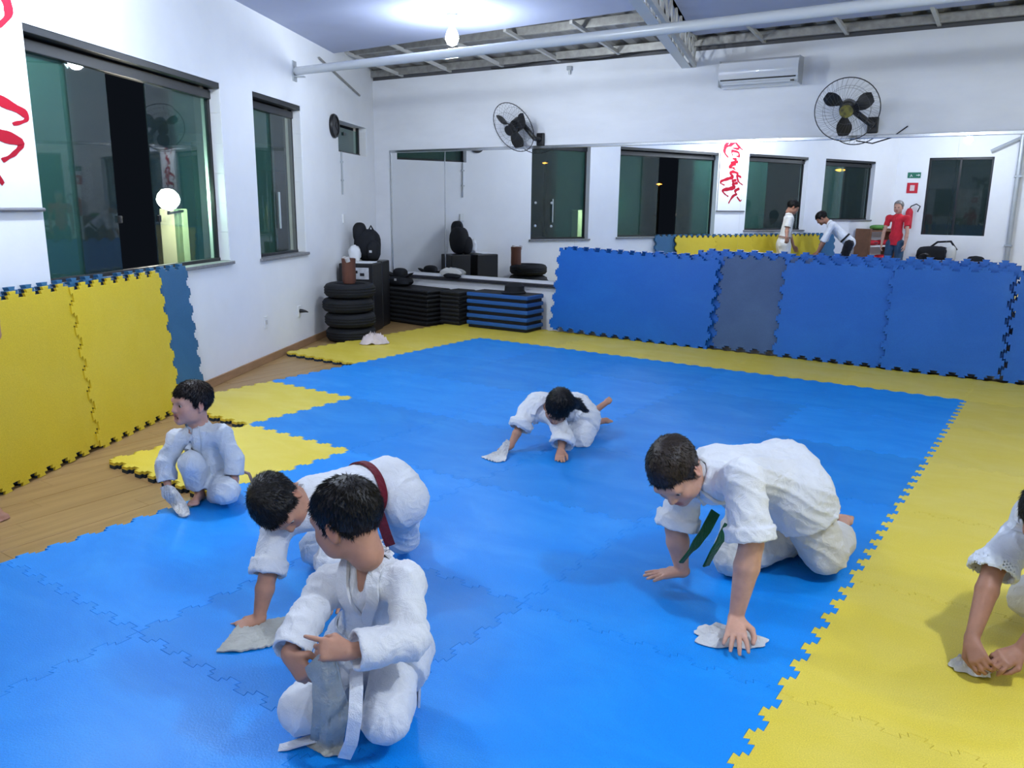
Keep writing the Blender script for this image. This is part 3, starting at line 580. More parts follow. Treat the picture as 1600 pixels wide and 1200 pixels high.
soft('body', bw(0.72, ZB+0.065, 0.37), AXB, (0.22, 0.12, 0.065), M_BAG, gb, bumpy=0.05, seed=5); soft('hump', bw(0.72, ZB+0.17, 0.34), AXB, (0.105, 0.08, 0.07), M_BAG, gb, seed=6)
for sgn in (-1, 1):
    mb = MB(); a = bw(0.72, ZB+0.13, 0.36); mb.add([a+BT*sgn*0.02+BN*0.05, a+BT*sgn*0.23+BN*0.04+A2([0, 0, 0.055]), a+BT*sgn*0.23-BN*0.03+A2([0, 0, 0.06]), a+BT*sgn*0.02-BN*0.05, a+BT*sgn*0.03+BN*0.05+A2([0, 0, -0.05]), a+BT*sgn*0.21+BN*0.04+A2([0, 0, 0.03]), a+BT*sgn*0.21-BN*0.03+A2([0, 0, 0.035]), a+BT*sgn*0.03-BN*0.05+A2([0, 0, -0.05])], [(0, 1, 2, 3), (4, 7, 6, 5), (0, 4, 5, 1), (1, 5, 6, 2), (2, 6, 7, 3), (3, 7, 4, 0)]); mb.build('flap', M_BAG, gb)
mb = MB(); mb.frame_box(bw(0.74, ZB+0.08, 0.487), BT*0.035, BN*0.004, (0, 0, 0.03)); mb.build('badge', MAT['pale_badge'], gb)
wb_ = tag(empty('mirror_haze_bundle', bw(1.40, 0.556, 0.05)), 'whitish rumpled bundle standing in for the white haze in the mirror', 'haze bundle'); soft('bundle', bw(1.36, 0.556+0.06, 0.055), AXB, (0.17, 0.035, 0.062), mat('haze_white', (0.55, 0.54, 0.52), 0.8), wb_, bumpy=0.12, seed=12)  # added pale lump, stands in for a white haze in the mirror
bb_ = tag(empty('dark_pouch', bw(1.36, 0.556, 0.10)), 'flat black pouch lying on the ledge at the mirror foot', 'pouch'); soft('pouch', bw(1.42, 0.556+0.03, 0.105), AXB, (0.14, 0.03, 0.03), M_BAG, bb_, bumpy=0.1, seed=13)

# ------------------------------------------------------------------ wall things
clock = tag(empty('wall_clock', lw(2.78, 2.28, 0)), 'round dark rimmed wall clock beside the small high window', 'clock')
mb = MB(); mb.lathe(lw(2.78, 2.41, 0.0), [(0.135, 0), (0.14, 0.02), (0.13, 0.04), (0.112, 0.042), (0.112, 0.03)], 32, axis=WN); mb.build('rim', M_BLACKP, clock, smooth=True)
mb = MB(); mb.lathe(lw(2.78, 2.41, 0.0), [(0.114, 0.0), (0.114, 0.028), (0.0, 0.028)], 32, axis=WN); mb.build('dial', M_WHITEP, clock)
for a, ln in ((0.6, 0.06), (2.2, 0.09)):
    mb = MB(); c = lw(2.78, 2.41, 0.031); mb.tube([c, c+ln*(math.sin(a)*WD+math.cos(a)*A2([0, 0, 1]))], 0.004, 6); mb.build('hand', M_BLACKP, clock)
def socket(s, z, label, plug=False):
    t = tag(empty('wall_socket', lw(s, z, 0)), label, 'socket'); mb = MB(); mb.frame_box(lw(s-0.038, z-0.06, 0), WD*0.076, WN*0.010, (0, 0, 0.12), 0.004); mb.build('plate', M_WHITEP, t)
    mb = MB(); mb.frame_box(lw(s-0.02, z-0.022, 0.010), WD*0.04, WN*0.003, (0, 0, 0.044), 0.002); mb.build('insert', mat('socket_grey', (0.55, 0.55, 0.56), 0.5), t)
    if plug:
        mb = MB(); mb.tube([lw(s, z+0.005, 0.012), lw(s, z+0.005, 0.04), lw(s+0.01, z+0.0, 0.075), lw(s+0.02, z-0.01, 0.10)], [0.022, 0.02, 0.012, 0.004], 10); mb.build('plug', M_BLACKP, t, smooth=True)
socket(0.64, 0.36, 'blank white socket plate on the left wall near the slate mat'); socket(1.49, 0.36, 'white socket with a black plug sticking out of it', True)
mb = MB(); mb.frame_box(lw(3.0, 1.27, 0), WD*0.07, WN*0.02, (0, 0, 0.11), 0.005); tag(mb.build('switch_box', M_WHITEP), 'small white switch box on the left wall above the backpack', 'switch')
cd_ = tag(empty('wall_conduit', lw(3.02, 1.62, 0)), 'thin grey conduit coming down below the small high window', 'conduit')
mb = MB(); mb.tube([lw(3.02, 2.13, 0.012), lw(3.02, 1.62, 0.012)], 0.010, 8); mb.build('tube', M_GREYMETAL, cd_)
for z in (2.0, 1.78):
    mb = MB(); mb.frame_box(lw(2.995, z, 0), WD*0.05, WN*0.024, (0, 0, 0.02), 0.003); mb.build('clip', M_GREYMETAL, cd_)
# split air conditioner
ac = tag(empty('air_conditioner', bw(5.33, 2.73, 0)), 'white split air conditioner high on the back wall', 'air conditioner')
prof = [(0.0, 0.0), (0.10, 0.0), (0.17, 0.035), (0.20, 0.09), (0.205, 0.17), (0.19, 0.235), (0.14, 0.262), (0.0, 0.265)]
mb = MB(); n = len(prof); vs = [bw(u, 2.735+z, o) for u in (4.93, 5.73) for o, z in prof]; mb.add(vs, [(k, (k+1) % n, n+(k+1) % n, n+k) for k in range(n)]+[tuple(range(n)), tuple(range(n, 2*n))[::-1]]); mb.build('casing', mat('ac_plastic', (0.78, 0.79, 0.82), 0.12, 0.6, coat=0.5), ac, smooth=True)
mb = MB(); mb.frame_box(bw(4.95, 2.795, 0.186), BT*0.76, BN*0.012, (0, 0, 0.012)); mb.build('vent_slot', M_BLACKP, ac)
mb = MB(); mb.frame_box(bw(4.97, 2.75, 0.150), BT*0.72, BN*0.035, (0, 0, 0.030), 0.006); mb.build('louvre', mat('louvre_grey', (0.55, 0.57, 0.60), 0.4), ac)
for u in (4.925, 5.725):
    mb = MB(); mb.frame_box(bw(u, 2.74, 0.02), BT*0.012, BN*0.17, (0, 0, 0.255), 0.006); mb.build('end_cap', mat('cap_grey', (0.42, 0.44, 0.47), 0.4), ac)
mb = MB(); mb.frame_box(bw(5.66, 2.757, 0.176), BT*0.035, BN*0.014, (0, 0, 0.012)); mb.build('display', M_BLACKP, ac)
# wall fans
def fan(u, z, R, nrm, label, hubm):
    t = tag(empty('wall_fan', bw(u, z, 0)), label, 'fan', 'black wall fans with wire cages'); nrm = unit(nrm); c = bw(u-0.02, z, 0.34)
    a = unit(np.cross(A2([0, 0, 1]), nrm)); b = np.cross(nrm, a)
    M = mat('fan_wire', (0.03, 0.03, 0.035), 0.4, 0.5, metal=0.4); MW = mat('cage_wire_grey', (0.10, 0.10, 0.11), 0.4, 0.5, metal=0.4)
    def ringpts(r, d, m=40): return [c+r*(math.cos(q)*a+math.sin(q)*b)+nrm*d for q in np.linspace(0, 2*PI, m, endpoint=False)]
    mb = MB(); mb.tube(ringpts(R, 0), 0.0050, 6, closed=True); mb.build('rim_ring', M, t, smooth=True)
    for r, d in ((R*0.72, 0.075), (R*0.40, 0.095), (R*0.72, -0.075)):
        mb = MB(); mb.tube(ringpts(r, d), 0.0014, 5, closed=True); mb.build('cage_ring', MW, t, smooth=True)
    for k in range(36):
        q = 2*PI*k/36; dr = math.cos(q)*a+math.sin(q)*b; tw = -math.sin(q)*a+math.cos(q)*b
        for sg in (1, -1):
            mb = MB(); mb.tube([c+dr*R, c+dr*R*0.95+nrm*0.04*sg+tw*0.01, c+dr*R*0.72+nrm*0.075*sg+tw*0.03, c+dr*R*0.40+nrm*0.095*sg+tw*0.04, c+dr*R*0.18+nrm*0.10*sg+tw*0.02], 0.0009, 4); mb.build('cage_wire', MW, t)
    mb = MB(); mb.lathe(c, [(0.0, 0.098), (R*0.20, 0.095), (R*0.21, 0.088), (0, 0.085)], 24, axis=nrm); mb.build('badge_plate', hubm, t, smooth=True)
    mb = MB(); mb.lathe(c, [(0.0, 0.07), (0.05, 0.065), (0.065, 0.02), (0.06, -0.01), (0, -0.01)], 20, axis=nrm); mb.build('hub', M_BLACKP, t, smooth=True)
    for k in range(3):
        q0 = 2*PI*k/3+2.25; vs = []; fs = []; nr, nw = 8, 5
        for i in range(nr):
            rr = 0.05+(R*0.84-0.05)*i/(nr-1); wd = (0.20+0.50*math.sin(PI*min(1, i/(nr-1)*0.85+0.1)))*1.25
            for j in range(nw):
                q = q0+wd*(j/(nw-1)-0.35)+0.25*i/(nr-1); h = 0.035-0.07*(j/(nw-1))
                vs.append(c+rr*(math.cos(q)*a+math.sin(q)*b)+nrm*h*(1-0.3*i/(nr-1)))
        m_ = len(vs); vs += [v-nrm*0.004 for v in vs]
        for i in range(nr-1):
            for j in range(nw-1):
                f = (i*nw+j, i*nw+j+1, (i+1)*nw+j+1, (i+1)*nw+j); fs.append(f); fs.append(tuple(x+m_ for x in f[::-1]))
        mb = MB(); mb.add(vs, fs); mb.build('blade', M_BLACKP, t, smooth=True)
    mb = MB(); mb.lathe(c-nrm*0.02, [(0.0, 0.0), (0.075, -0.01), (0.08, -0.10), (0.055, -0.15), (0.0, -0.155)], 20, axis=nrm); mb.build('motor', M_BLACKP, t, smooth=True)
    e = c-nrm*0.15; m1 = bw(u+0.17, z-0.12, 0.16); w1 = bw(u+0.17, z-0.12, 0.0)
    mb = MB(); mb.tube([e, m1, w1], [0.03, 0.028, 0.028], 10); mb.build('arm', M_BLACKP, t, smooth=True)
    mb = MB(); mb.box(bw(u+0.17, z-0.12, 0.02), (0.10, 0.04, 0.15), RZB, 0.01); mb.build('wall_base', M_BLACKP, t)
    return t
fan(2.53, 2.42, 0.305, BN*0.74+A2([-0.16, 0, -0.42]), 'left black wall fan in a wire cage, blades at rest over the mirror', M_BLACKP)
fan(6.27, 2.44, 0.29, BN*0.86+A2([0.10, 0, -0.25]), 'right black wall fan with a yellow marked hub, beside the air conditioner', mat('yellow_badge', (0.30, 0.27, 0.04), 0.5, col2=(0.02, 0.02, 0.02), vscale=18))
cb = MB(); cb.tube([bw(6.3, 2.18, 0.02), bw(6.45, 2.15, 0.015), bw(6.62, 2.2, 0.015), bw(6.75, 2.3, 0.012)], 0.006, 6); tag(cb.build('fan_cord', M_BLACKP), 'thin black cord curling from the right wall fan', 'cord')
hk = MB(); hk.frame_box(bw(3.05, 3.06, 0), BT*0.06, BN*0.05, (0, 0, 0.05), 0.006); hk.tube([bw(3.08, 3.06, 0.03), bw(3.08, 3.02, 0.03)], 0.012, 8); tag(hk.build('wall_hook', M_GREYMETAL), 'small grey fixture at the top of the back wall left of the truss', 'fixture')
cbl = MB(); cbl.tube([bw(u, 3.17+0.02*math.sin(u*5), 0.06) for u in np.linspace(2.0, 4.4, 16)], 0.009, 6); tag(cbl.build('roof_cable', M_BLACKP), 'dark cable running along the top of the back wall', 'cable')
# banner with red brushwork
bn_ = tag(empty('wall_banner', lw(-2.8, 1.46, 0)), 'tall white banner with three red brushed characters on the left wall', 'banner')
B0, B1, BZ0, BZ1 = -3.08, -2.37, 1.47, 2.74
mb = MB(); mb.frame_box(lw(B0, BZ0, 0.012), WD*(B1-B0), WN*0.004, (0, 0, BZ1-BZ0), 0.0); mb.build('sheet', mat('banner_cloth', (0.80, 0.81, 0.82), 0.85, var=0.02), bn_)
for z in (BZ0-0.012, BZ1-0.008):
    mb = MB(); mb.tube([lw(B0-0.02, z, 0.016), lw(B1+0.02, z, 0.016)], 0.012, 10); mb.build('rod', M_GREYMETAL if z > 2 else mat('rod_dark', (0.18, 0.18, 0.2), 0.5), bn_)
def stroke(pts, w):
    """brush stroke: ribbon of changing width on the banner; points (a across, b down)"""
    P = []; 
    for (p0, p1, p2, p3) in zip([pts[0]]+pts[:-2], pts[:-1], pts[1:], pts[2:]+[pts[-1]]):
        for t in np.linspace(0, 1, 7)[:-1]:
            P.append(tuple(0.5*((2*p1[q])+(-p0[q]+p2[q])*t+(2*p0[q]-5*p1[q]+4*p2[q]-p3[q])*t*t+(-p0[q]+3*p1[q]-3*p2[q]+p3[q])*t**3) for q in (0, 1)))
    P.append(pts[-1]); P = np.array([(B0+a*(B1-B0), BZ1-b*(BZ1-BZ0)) for a, b in P]); n = len(P); vs = []
    for k in range(n):
        d = P[min(k+1, n-1)]-P[max(k-1, 0)]; d = d/(np.linalg.norm(d)+1e-9); f = k/(n-1); ww = w*(0.55+0.6*math.sin(PI*min(1, f*1.1+0.08))+0.12*math.sin(k*1.3)) if n > 2 else w
        nn = A2([-d[1], d[0]])*0.75+A2([0.35, 0.35])*0.5
        vs += [(P[k]+nn*ww/2), (P[k]-nn*ww/2)]
    mb = MB(); m_ = len(vs)
    mb.add([lw(a, z, 0.0185) for a, z in vs]+[lw(a, z, 0.0165) for a, z in vs], [(2*k, 2*k+1, 2*k+3, 2*k+2) for k in range(n-1)]+[(m_+2*k, m_+2*k+2, m_+2*k+3, m_+2*k+1) for k in range(n-1)])
    mb.build('brush_stroke', mat('red_ink', (0.36, 0.006, 0.022), 0.7, 0.2), bn_)
for pts, w_ in [([(.52, .02), (.35, .09), (.20, .13)], .05), ([(.50, .02), (.66, .07), (.80, .10)], .05), ([(.34, .12), (.58, .115)], .035), ([(.36, .16), (.32, .22), (.42, .225)], .04), ([(.36, .165), (.60, .155), (.56, .22)], .04), ([(.74, .02), (.85, .10), (.87, .18), (.72, .25)], .06),
               ([(.40, .27), (.56, .262)], .04), ([(.34, .30), (.62, .315)], .045), ([(.42, .335), (.56, .345), (.64, .39), (.46, .385)], .055), ([(.52, .39), (.42, .42)], .035),
               ([(.30, .47), (.50, .445), (.60, .47), (.50, .52), (.66, .545), (.92, .585), (.93, .615), (.78, .64)], .05), ([(.18, .52), (.34, .50), (.28, .58), (.10, .63)], .045), ([(.36, .56), (.50, .58), (.44, .61)], .045), ([(.30, .60), (.48, .625), (.42, .665), (.60, .69), (.84, .715), (.76, .765), (.62, .80)], .055), ([(.22, .68), (.38, .72), (.30, .77)], .045), ([(.30, .76), (.46, .80), (.60, .90)], .04), ([(.30, .80), (.16, .86), (.10, .84)], .035)]:
    stroke(pts, w_*1.2)

# ------------------------------------------------------------------ rear side of the room, seen in the mirror
def rr_(u, z, out=0.0): p = K2+u*BT-out*BN; return A2([p[0], p[1], z])      # on the rear wall, out = into the room
RN = -BN
es = tag(empty('exit_sign', rr_(0.35, 2.20)), 'small green exit sign with a white running figure on the rear wall', 'sign')
mb = MB(); mb.frame_box(rr_(0.23, 2.20, 0.004), BT*0.26, RN*0.006, (0, 0, 0.12)); mb.build('plate', mat('sign_green', (0.02, 0.16, 0.10), 0.5), es)
mb = MB(); o = rr_(0.30, 2.26, 0.011); mb.tube([o+A2([0, 0, -0.035])-BT*0.02, o, o+A2([0, 0, 0.02]), ], 0.006, 6); mb.tube([o+BT*0.03+A2([0, 0, -0.03]), o], 0.006, 6); mb.tube([o+BT*0.10, o+BT*0.17], 0.008, 6); mb.tube([o+BT*0.145+A2([0, 0, 0.02]), o+BT*0.17, o+BT*0.145-A2([0, 0, 0.02])], 0.006, 6); mb.build('symbol', M_WHITEP, es)
fs_ = tag(empty('extinguisher_sign', rr_(0.33, 1.88)), 'red square fire sign with a pale centre on the rear wall', 'sign')
mb = MB(); mb.frame_box(rr_(0.24, 1.88, 0.004), BT*0.22, RN*0.006, (0, 0, 0.22)); mb.build('plate', M_RED, fs_)
mb = MB(); mb.frame_box(rr_(0.305, 1.93, 0.0105), BT*0.09, RN*0.003, (0, 0, 0.12), 0.0); mb.build('symbol', mat('pale_pink', (0.7, 0.55, 0.55), 0.6), fs_)
fx = tag(empty('fire_extinguisher', rr_(0.36, 1.12)), 'red fire extinguisher hanging with a black hose on the rear wall', 'fire extinguisher')
mb = MB(); mb.lathe(rr_(0.36, 1.12, 0.10), [(0.0, 0), (0.07, 0.0), (0.075, 0.02), (0.075, 0.36), (0.05, 0.42), (0.025, 0.44), (0.0, 0.44)], 18); mb.build('cylinder', M_RED, fx, smooth=True)
mb = MB(); c = rr_(0.36, 1.60, 0.10); mb.tube([c+A2([0, 0, -0.05]), c+BT*0.02, c+BT*0.12+A2([0, 0, 0.05]), c+BT*0.20+A2([0, 0, 0.0]), c+BT*0.16+A2([0, 0, -0.12])], 0.013, 8); mb.build('hose', M_BLACKP, fx, smooth=True)
colm = tag(empty('drain_pipe', rr_(2.3, FLOOR_Z, 0.08)), 'grey vertical pipe against the rear wall right of the dark window', 'pipe')
mb = MB(); mb.tube([rr_(2.30, FLOOR_Z, 0.08), rr_(2.28, 3.2, 0.08)], 0.05, 14); mb.build('tube', M_GREYMETAL, colm, smooth=True)
for z in (0.8, 2.2):
    mb = MB(); mb.frame_box(rr_(2.22, z, 0.0), BT*0.15, RN*0.14, (0, 0, 0.04), 0.005); mb.build('clamp', M_GREYMETAL, colm)
bm_ = MB(); bm_.tube([rr_(1.75, 2.72, 0.05), rr_(2.6, 3.15, 0.05)], 0.04, 10); tag(bm_.build('wall_bar', M_GREYMETAL), 'slanting grey strut high on the rear wall beside the pipe', 'bar')  # one plain grey bar set slanting on the rear wall
M_RACK = mat('rack_wood', (0.20, 0.09, 0.045), 0.6, var=0.2)
rk = tag(empty('equipment_rack', lw(-7.1, FLOOR_Z, 0.25)), 'low brown rack with red pads standing by the left wall near the rear corner', 'rack')
for s in (-7.6, -6.62):
    mb = MB(); mb.frame_box(lw(s, FLOOR_Z, 0.03), WD*0.04, WN*0.36, (0, 0, 1.16), 0.004); mb.build('side_panel', M_RACK, rk)
for z in (0.05, 0.42, 0.74, 1.06):
    mb = MB(); mb.frame_box(lw(-7.56, z, 0.03), WD*0.94, WN*0.35, (0, 0, 0.03), 0.003); mb.build('shelf', M_WHITEP if z < 1.0 else M_RACK, rk)
for k, (s, z, cm) in enumerate([(-7.33, 0.772, M_RED), (-6.86, 0.772, M_RED), (-7.33, 0.452, M_RED), (-6.86, 0.452, M_RED), (-7.1, 1.092, mat('green_pad', (0.10, 0.28, 0.06), 0.7))]):
    t = tag(empty('kick_pad', lw(s, z, 0.2)), ['red kick pad on the third shelf of the rack, nearer the corner', 'red kick pad on the third shelf of the rack, away from the corner', 'red kick pad on the second shelf of the rack, nearer the corner', 'red kick pad on the second shelf of the rack, away from the corner', 'green kick pad on top of the brown rack'][k], 'pad', 'pads on the rack')
    soft('pad', lw(s, z+0.055, 0.21), (WD, WN, A2([0, 0, 1])), (0.20, 0.14, 0.055), cm, t); mb = MB(); mb.tube([lw(s-0.06, z+0.06, 0.33), lw(s, z+0.06, 0.38), lw(s+0.06, z+0.06, 0.33)], 0.012, 6); mb.build('handle', M_BLACKP, t)
dg = tag(empty('duffel_bag', rr_(1.0, FLOOR_Z, 0.3)), 'black duffel bag with a pale towel, on a bench by the rear wall', 'bag')
soft('body', rr_(0.95, 0.605, 0.3), AXB, (0.34, 0.17, 0.17), M_BAG, dg, bumpy=0.05, seed=21); soft('towel', rr_(1.28, 0.62, 0.36), AXB, (0.10, 0.10, 0.17), mat('pale_towel', (0.62, 0.62, 0.60), 0.9), dg, bumpy=0.08, seed=22)
mb = MB(); mb.tube([rr_(0.8, 0.68, 0.3), rr_(1.0, 0.86, 0.3), rr_(1.25, 0.88, 0.3), rr_(1.38, 0.70, 0.3)], 0.022, 8); mb.build('strap', M_BAG, dg, smooth=True)
bn2 = tag(empty('bench', rr_(1.2, FLOOR_Z, 0.3)), 'plain low bench under the duffel bag by the rear wall', 'bench')
mb = MB(); mb.frame_box(rr_(0.4, 0.38, 0.10), BT*1.7, RN*0.4, (0, 0, 0.05), 0.006); mb.build('seat', M_RACK, bn2)
for u in (0.5, 1.95):
    for o in (0.14, 0.42):
        mb = MB(); mb.frame_box(rr_(u, FLOOR_Z, o), BT*0.05, RN*0.05, (0, 0, 0.42), 0.004); mb.build('leg', M_RACK, bn2)
sb2 = tag(empty('sports_bag', rr_(1.75, 0.43, 0.3)), 'small dark sports bag beside the duffel on the bench', 'bag'); soft('body', rr_(1.75, 0.51, 0.3), AXB, (0.16, 0.11, 0.085), M_BAG, sb2, bumpy=0.06, seed=23)
# ------------------------------------------------------------------ figures: smooth implicit bodies meshed by surface nets
class Field:
    def __init__(s, lo, hi, h):
        s.lo = A2(lo); s.h = h; s.n = np.maximum(4, np.ceil((A2(hi)-s.lo)/h).astype(int)+1); s.a = np.full(s.n, 0.2, np.float32)
    def block(s, lo, hi):
        i0 = np.clip(np.floor((A2(lo)-s.lo)/s.h).astype(int), 0, s.n); i1 = np.clip(np.ceil((A2(hi)-s.lo)/s.h).astype(int)+1, 0, s.n)
        if (i1 <= i0).any(): return None, None
        g = [(s.lo[k]+s.h*np.arange(i0[k], i1[k])).astype(np.float32) for k in range(3)]
        P = np.stack(np.meshgrid(*g, indexing='ij'), -1)
        return tuple(slice(i0[k], i1[k]) for k in range(3)), P
    def put(s, fn, lo, hi, k=0.0, op='add', cut=None):
        sl, P = s.block(A2(lo)-0.03-k, A2(hi)+0.03+k)
        if sl is None: return
        d = fn(P)
        if cut is not None:
            for pt, nn in cut: d = np.maximum(d, (P-A2(pt).astype(np.float32)) @ unit(nn).astype(np.float32))
        a = s.a[sl]
        if op == 'sub':
            d = -d
            if k > 0: hh = np.clip(0.5-0.5*(d-a)/k, 0, 1); s.a[sl] = d+(a-d)*hh+k*hh*(1-hh)
            else: s.a[sl] = np.maximum(a, d)
        else:
            if k > 0: hh = np.clip(0.5+0.5*(d-a)/k, 0, 1); s.a[sl] = d+(a-d)*hh-k*hh*(1-hh)
            else: s.a[sl] = np.minimum(a, d)
    def cap(s, a, b, ra, rb=None, k=0.01, flat=None, op='add', cut=None):
        a, b = A2(a), A2(b); rb = ra if rb is None else rb; ba = b-a; L2 = max(ba @ ba, 1e-9); r = max(ra, rb)
        def fn(P):
            v = P-a.astype(np.float32); t = np.clip((v @ ba.astype(np.float32))/L2, 0, 1).astype(np.float32); v = v-t[..., None]*ba.astype(np.float32)
            rr = ra+(rb-ra)*t
            if flat is not None:
                ax, sc = unit(flat[0]).astype(np.float32), flat[1]; c = v @ ax; v = v+(c*(1/sc-1))[..., None]*ax
                return (np.sqrt((v*v).sum(-1))-rr)*min(1.0, (1+sc)/2)
            return np.sqrt((v*v).sum(-1))-rr
        s.put(fn, np.minimum(a, b)-r, np.maximum(a, b)+r, k, op, cut)
    def ell(s, c, ax, r, k=0.01, op='add', cut=None):
        c = A2(c); M = np.stack([A2(x) for x in ax]).astype(np.float32); r = A2(r).astype(np.float32); R = float(r.max())
        def fn(P):
            q = (P-c.astype(np.float32)) @ M.T; k0 = np.sqrt(((q/r)**2).sum(-1)); k1 = np.sqrt(((q/(r*r))**2).sum(-1)); return k0*(k0-1)/np.maximum(k1, 1e-6)
        s.put(fn, c-R, c+R, k, op, cut)
    def floor(s, z):
        zz = s.lo[2]+s.h*np.arange(s.n[2]); s.a = np.maximum(s.a, (z-zz).astype(np.float32)[None, None, :])
    def sample(s, P):
        q = (np.atleast_2d(P)-s.lo)/s.h; q = np.clip(q, 0, s.n-1.001); i = np.floor(q).astype(int); f = q-i; o = 0
        for dx in (0, 1):
            for dy in (0, 1):
                for dz in (0, 1):
                    wgt = (f[:, 0] if dx else 1-f[:, 0])*(f[:, 1] if dy else 1-f[:, 1])*(f[:, 2] if dz else 1-f[:, 2]); o = o+wgt*s.a[i[:, 0]+dx, i[:, 1]+dy, i[:, 2]+dz]
        return o
    def grad(s, P):
        e = s.h; g = np.stack([s.sample(P+e*v)-s.sample(P-e*v) for v in np.eye(3)], -1); return g/(np.linalg.norm(g, axis=1)[:, None]+1e-9)
    def project(s, P, off=0.0, it=8):
        P = np.array(P, float)
        for _ in range(it): P = P-(s.sample(P)-off)[:, None]*s.grad(P)*0.9
        return P, s.grad(P)
    def mesh(s):
        a = s.a; neg = a < 0; c = np.zeros(tuple(np.array(a.shape)-1), np.int8)
        for dx in (0, 1):
            for dy in (0, 1):
                for dz in (0, 1): c += neg[dx:a.shape[0]-1+dx, dy:a.shape[1]-1+dy, dz:a.shape[2]-1+dz]
        act = np.argwhere((c > 0) & (c < 8)); N = len(act); idx = np.full(c.shape, -1, np.int32); idx[act[:, 0], act[:, 1], act[:, 2]] = np.arange(N)
        cor = np.array([(x, y, z) for x in (0, 1) for y in (0, 1) for z in (0, 1)]); val = np.stack([a[act[:, 0]+x, act[:, 1]+y, act[:, 2]+z] for x, y, z in cor], 1)
        acc = np.zeros((N, 3)); cnt = np.zeros(N)
        for p in range(8):
            for q in range(p+1, 8):
                if np.abs(cor[p]-cor[q]).sum() != 1: continue
                m = (val[:, p] < 0) != (val[:, q] < 0); t = val[m, p]/(val[m, p]-val[m, q]); acc[m] += cor[p]+t[:, None]*(cor[q]-cor[p]); cnt[m] += 1
        V = s.lo+s.h*(act+acc/np.maximum(cnt, 1)[:, None]); F = []
        for ax in range(3):
            u, v = (ax+1) % 3, (ax+2) % 3; sl0 = [slice(None)]*3; sl1 = [slice(None)]*3; sl0[ax] = slice(0, -1); sl1[ax] = slice(1, None)
            n0, n1 = neg[tuple(sl0)], neg[tuple(sl1)]; e = np.argwhere(n0 != n1); e = e[(e[:, u] > 0) & (e[:, v] > 0) & (e[:, u] < a.shape[u]-1) & (e[:, v] < a.shape[v]-1)]
            q = []
            for du, dv in ((-1, -1), (0, -1), (0, 0), (-1, 0)):
                k = e.copy(); k[:, u] += du; k[:, v] += dv; q.append(idx[k[:, 0], k[:, 1], k[:, 2]])
            q = np.stack(q, 1); flip = ~n0[e[:, 0], e[:, 1], e[:, 2]]; q[flip] = q[flip][:, ::-1]; F.append(q)
        F = np.concatenate(F); return V, F[(F >= 0).all(1)]
def vnormals(V, F):
    n = np.cross(V[F[:, 2]]-V[F[:, 0]], V[F[:, 3]]-V[F[:, 1]]); N = np.zeros_like(V)
    for k in range(4): np.add.at(N, F[:, k], n)
    return N/(np.linalg.norm(N, axis=1)[:, None]+1e-12)
def relax(V, F, it=1, w_=0.5):
    for _ in range(it):
        S_ = np.zeros_like(V); c = np.zeros(len(V))
        for k in range(4):
            np.add.at(S_, F[:, k], V[F[:, (k+1) % 4]]+V[F[:, k-1]]); np.add.at(c, F[:, k], 2)
        V = V+w_*(S_/np.maximum(c, 1)[:, None]-V)
    return V
def folds(P, seed, amp, freq, axis=None, stretch=0.35):
    """soft cloth folds: ridged, warped waves, drawn out along axis"""
    rs = np.random.RandomState(seed); Q = np.array(P, float)
    if axis is not None: ax = unit(axis); Q = Q-(1-stretch)*(Q @ ax)[:, None]*ax
    out = 0
    for o in range(3):
        f = freq*(1.0, 1.9, 3.3)[o]; d1, d2, d3 = (unit(rs.randn(3)) for _ in range(3)); ph = rs.rand(3)*6.3
        wv = np.sin(Q @ d2*f*0.7+ph[1])*1.3+np.sin(Q @ d3*f*0.45+ph[2])*1.5
        sn = np.sin(Q @ d1*f+ph[0]+wv); out = out+(1.0, 0.5, 0.22)[o]*((1-np.sqrt(np.abs(sn)+0.02))*2.2-0.75)
    return amp*(out*0.75+0.35)
def fast_mesh(name, V, F, m, parent=None, tint=None):
    me = bpy.data.meshes.new(name); o0 = root_loc(parent) if parent is not None else A2([0, 0, 0])
    V = (V-o0).astype(np.float32); k = F.shape[1]; me.vertices.add(len(V)); me.vertices.foreach_set('co', V.ravel()); me.loops.add(F.size); me.loops.foreach_set('vertex_index', F.astype(np.int32).ravel())
    me.polygons.add(len(F)); me.polygons.foreach_set('loop_start', np.arange(0, F.size, k, dtype=np.int32)); me.polygons.foreach_set('loop_total', np.full(len(F), k, np.int32)); me.polygons.foreach_set('use_smooth', np.ones(len(F), bool))
    me.update(calc_edges=True); me.validate(); me.materials.append(m)
    if tint is not None:
        ca = me.color_attributes.new('tint', 'FLOAT_COLOR', 'POINT'); ca.data.foreach_set('color', np.concatenate([tint, np.ones((len(V), 1))], 1).astype(np.float32).ravel())
    return link(name, me, parent, o0)
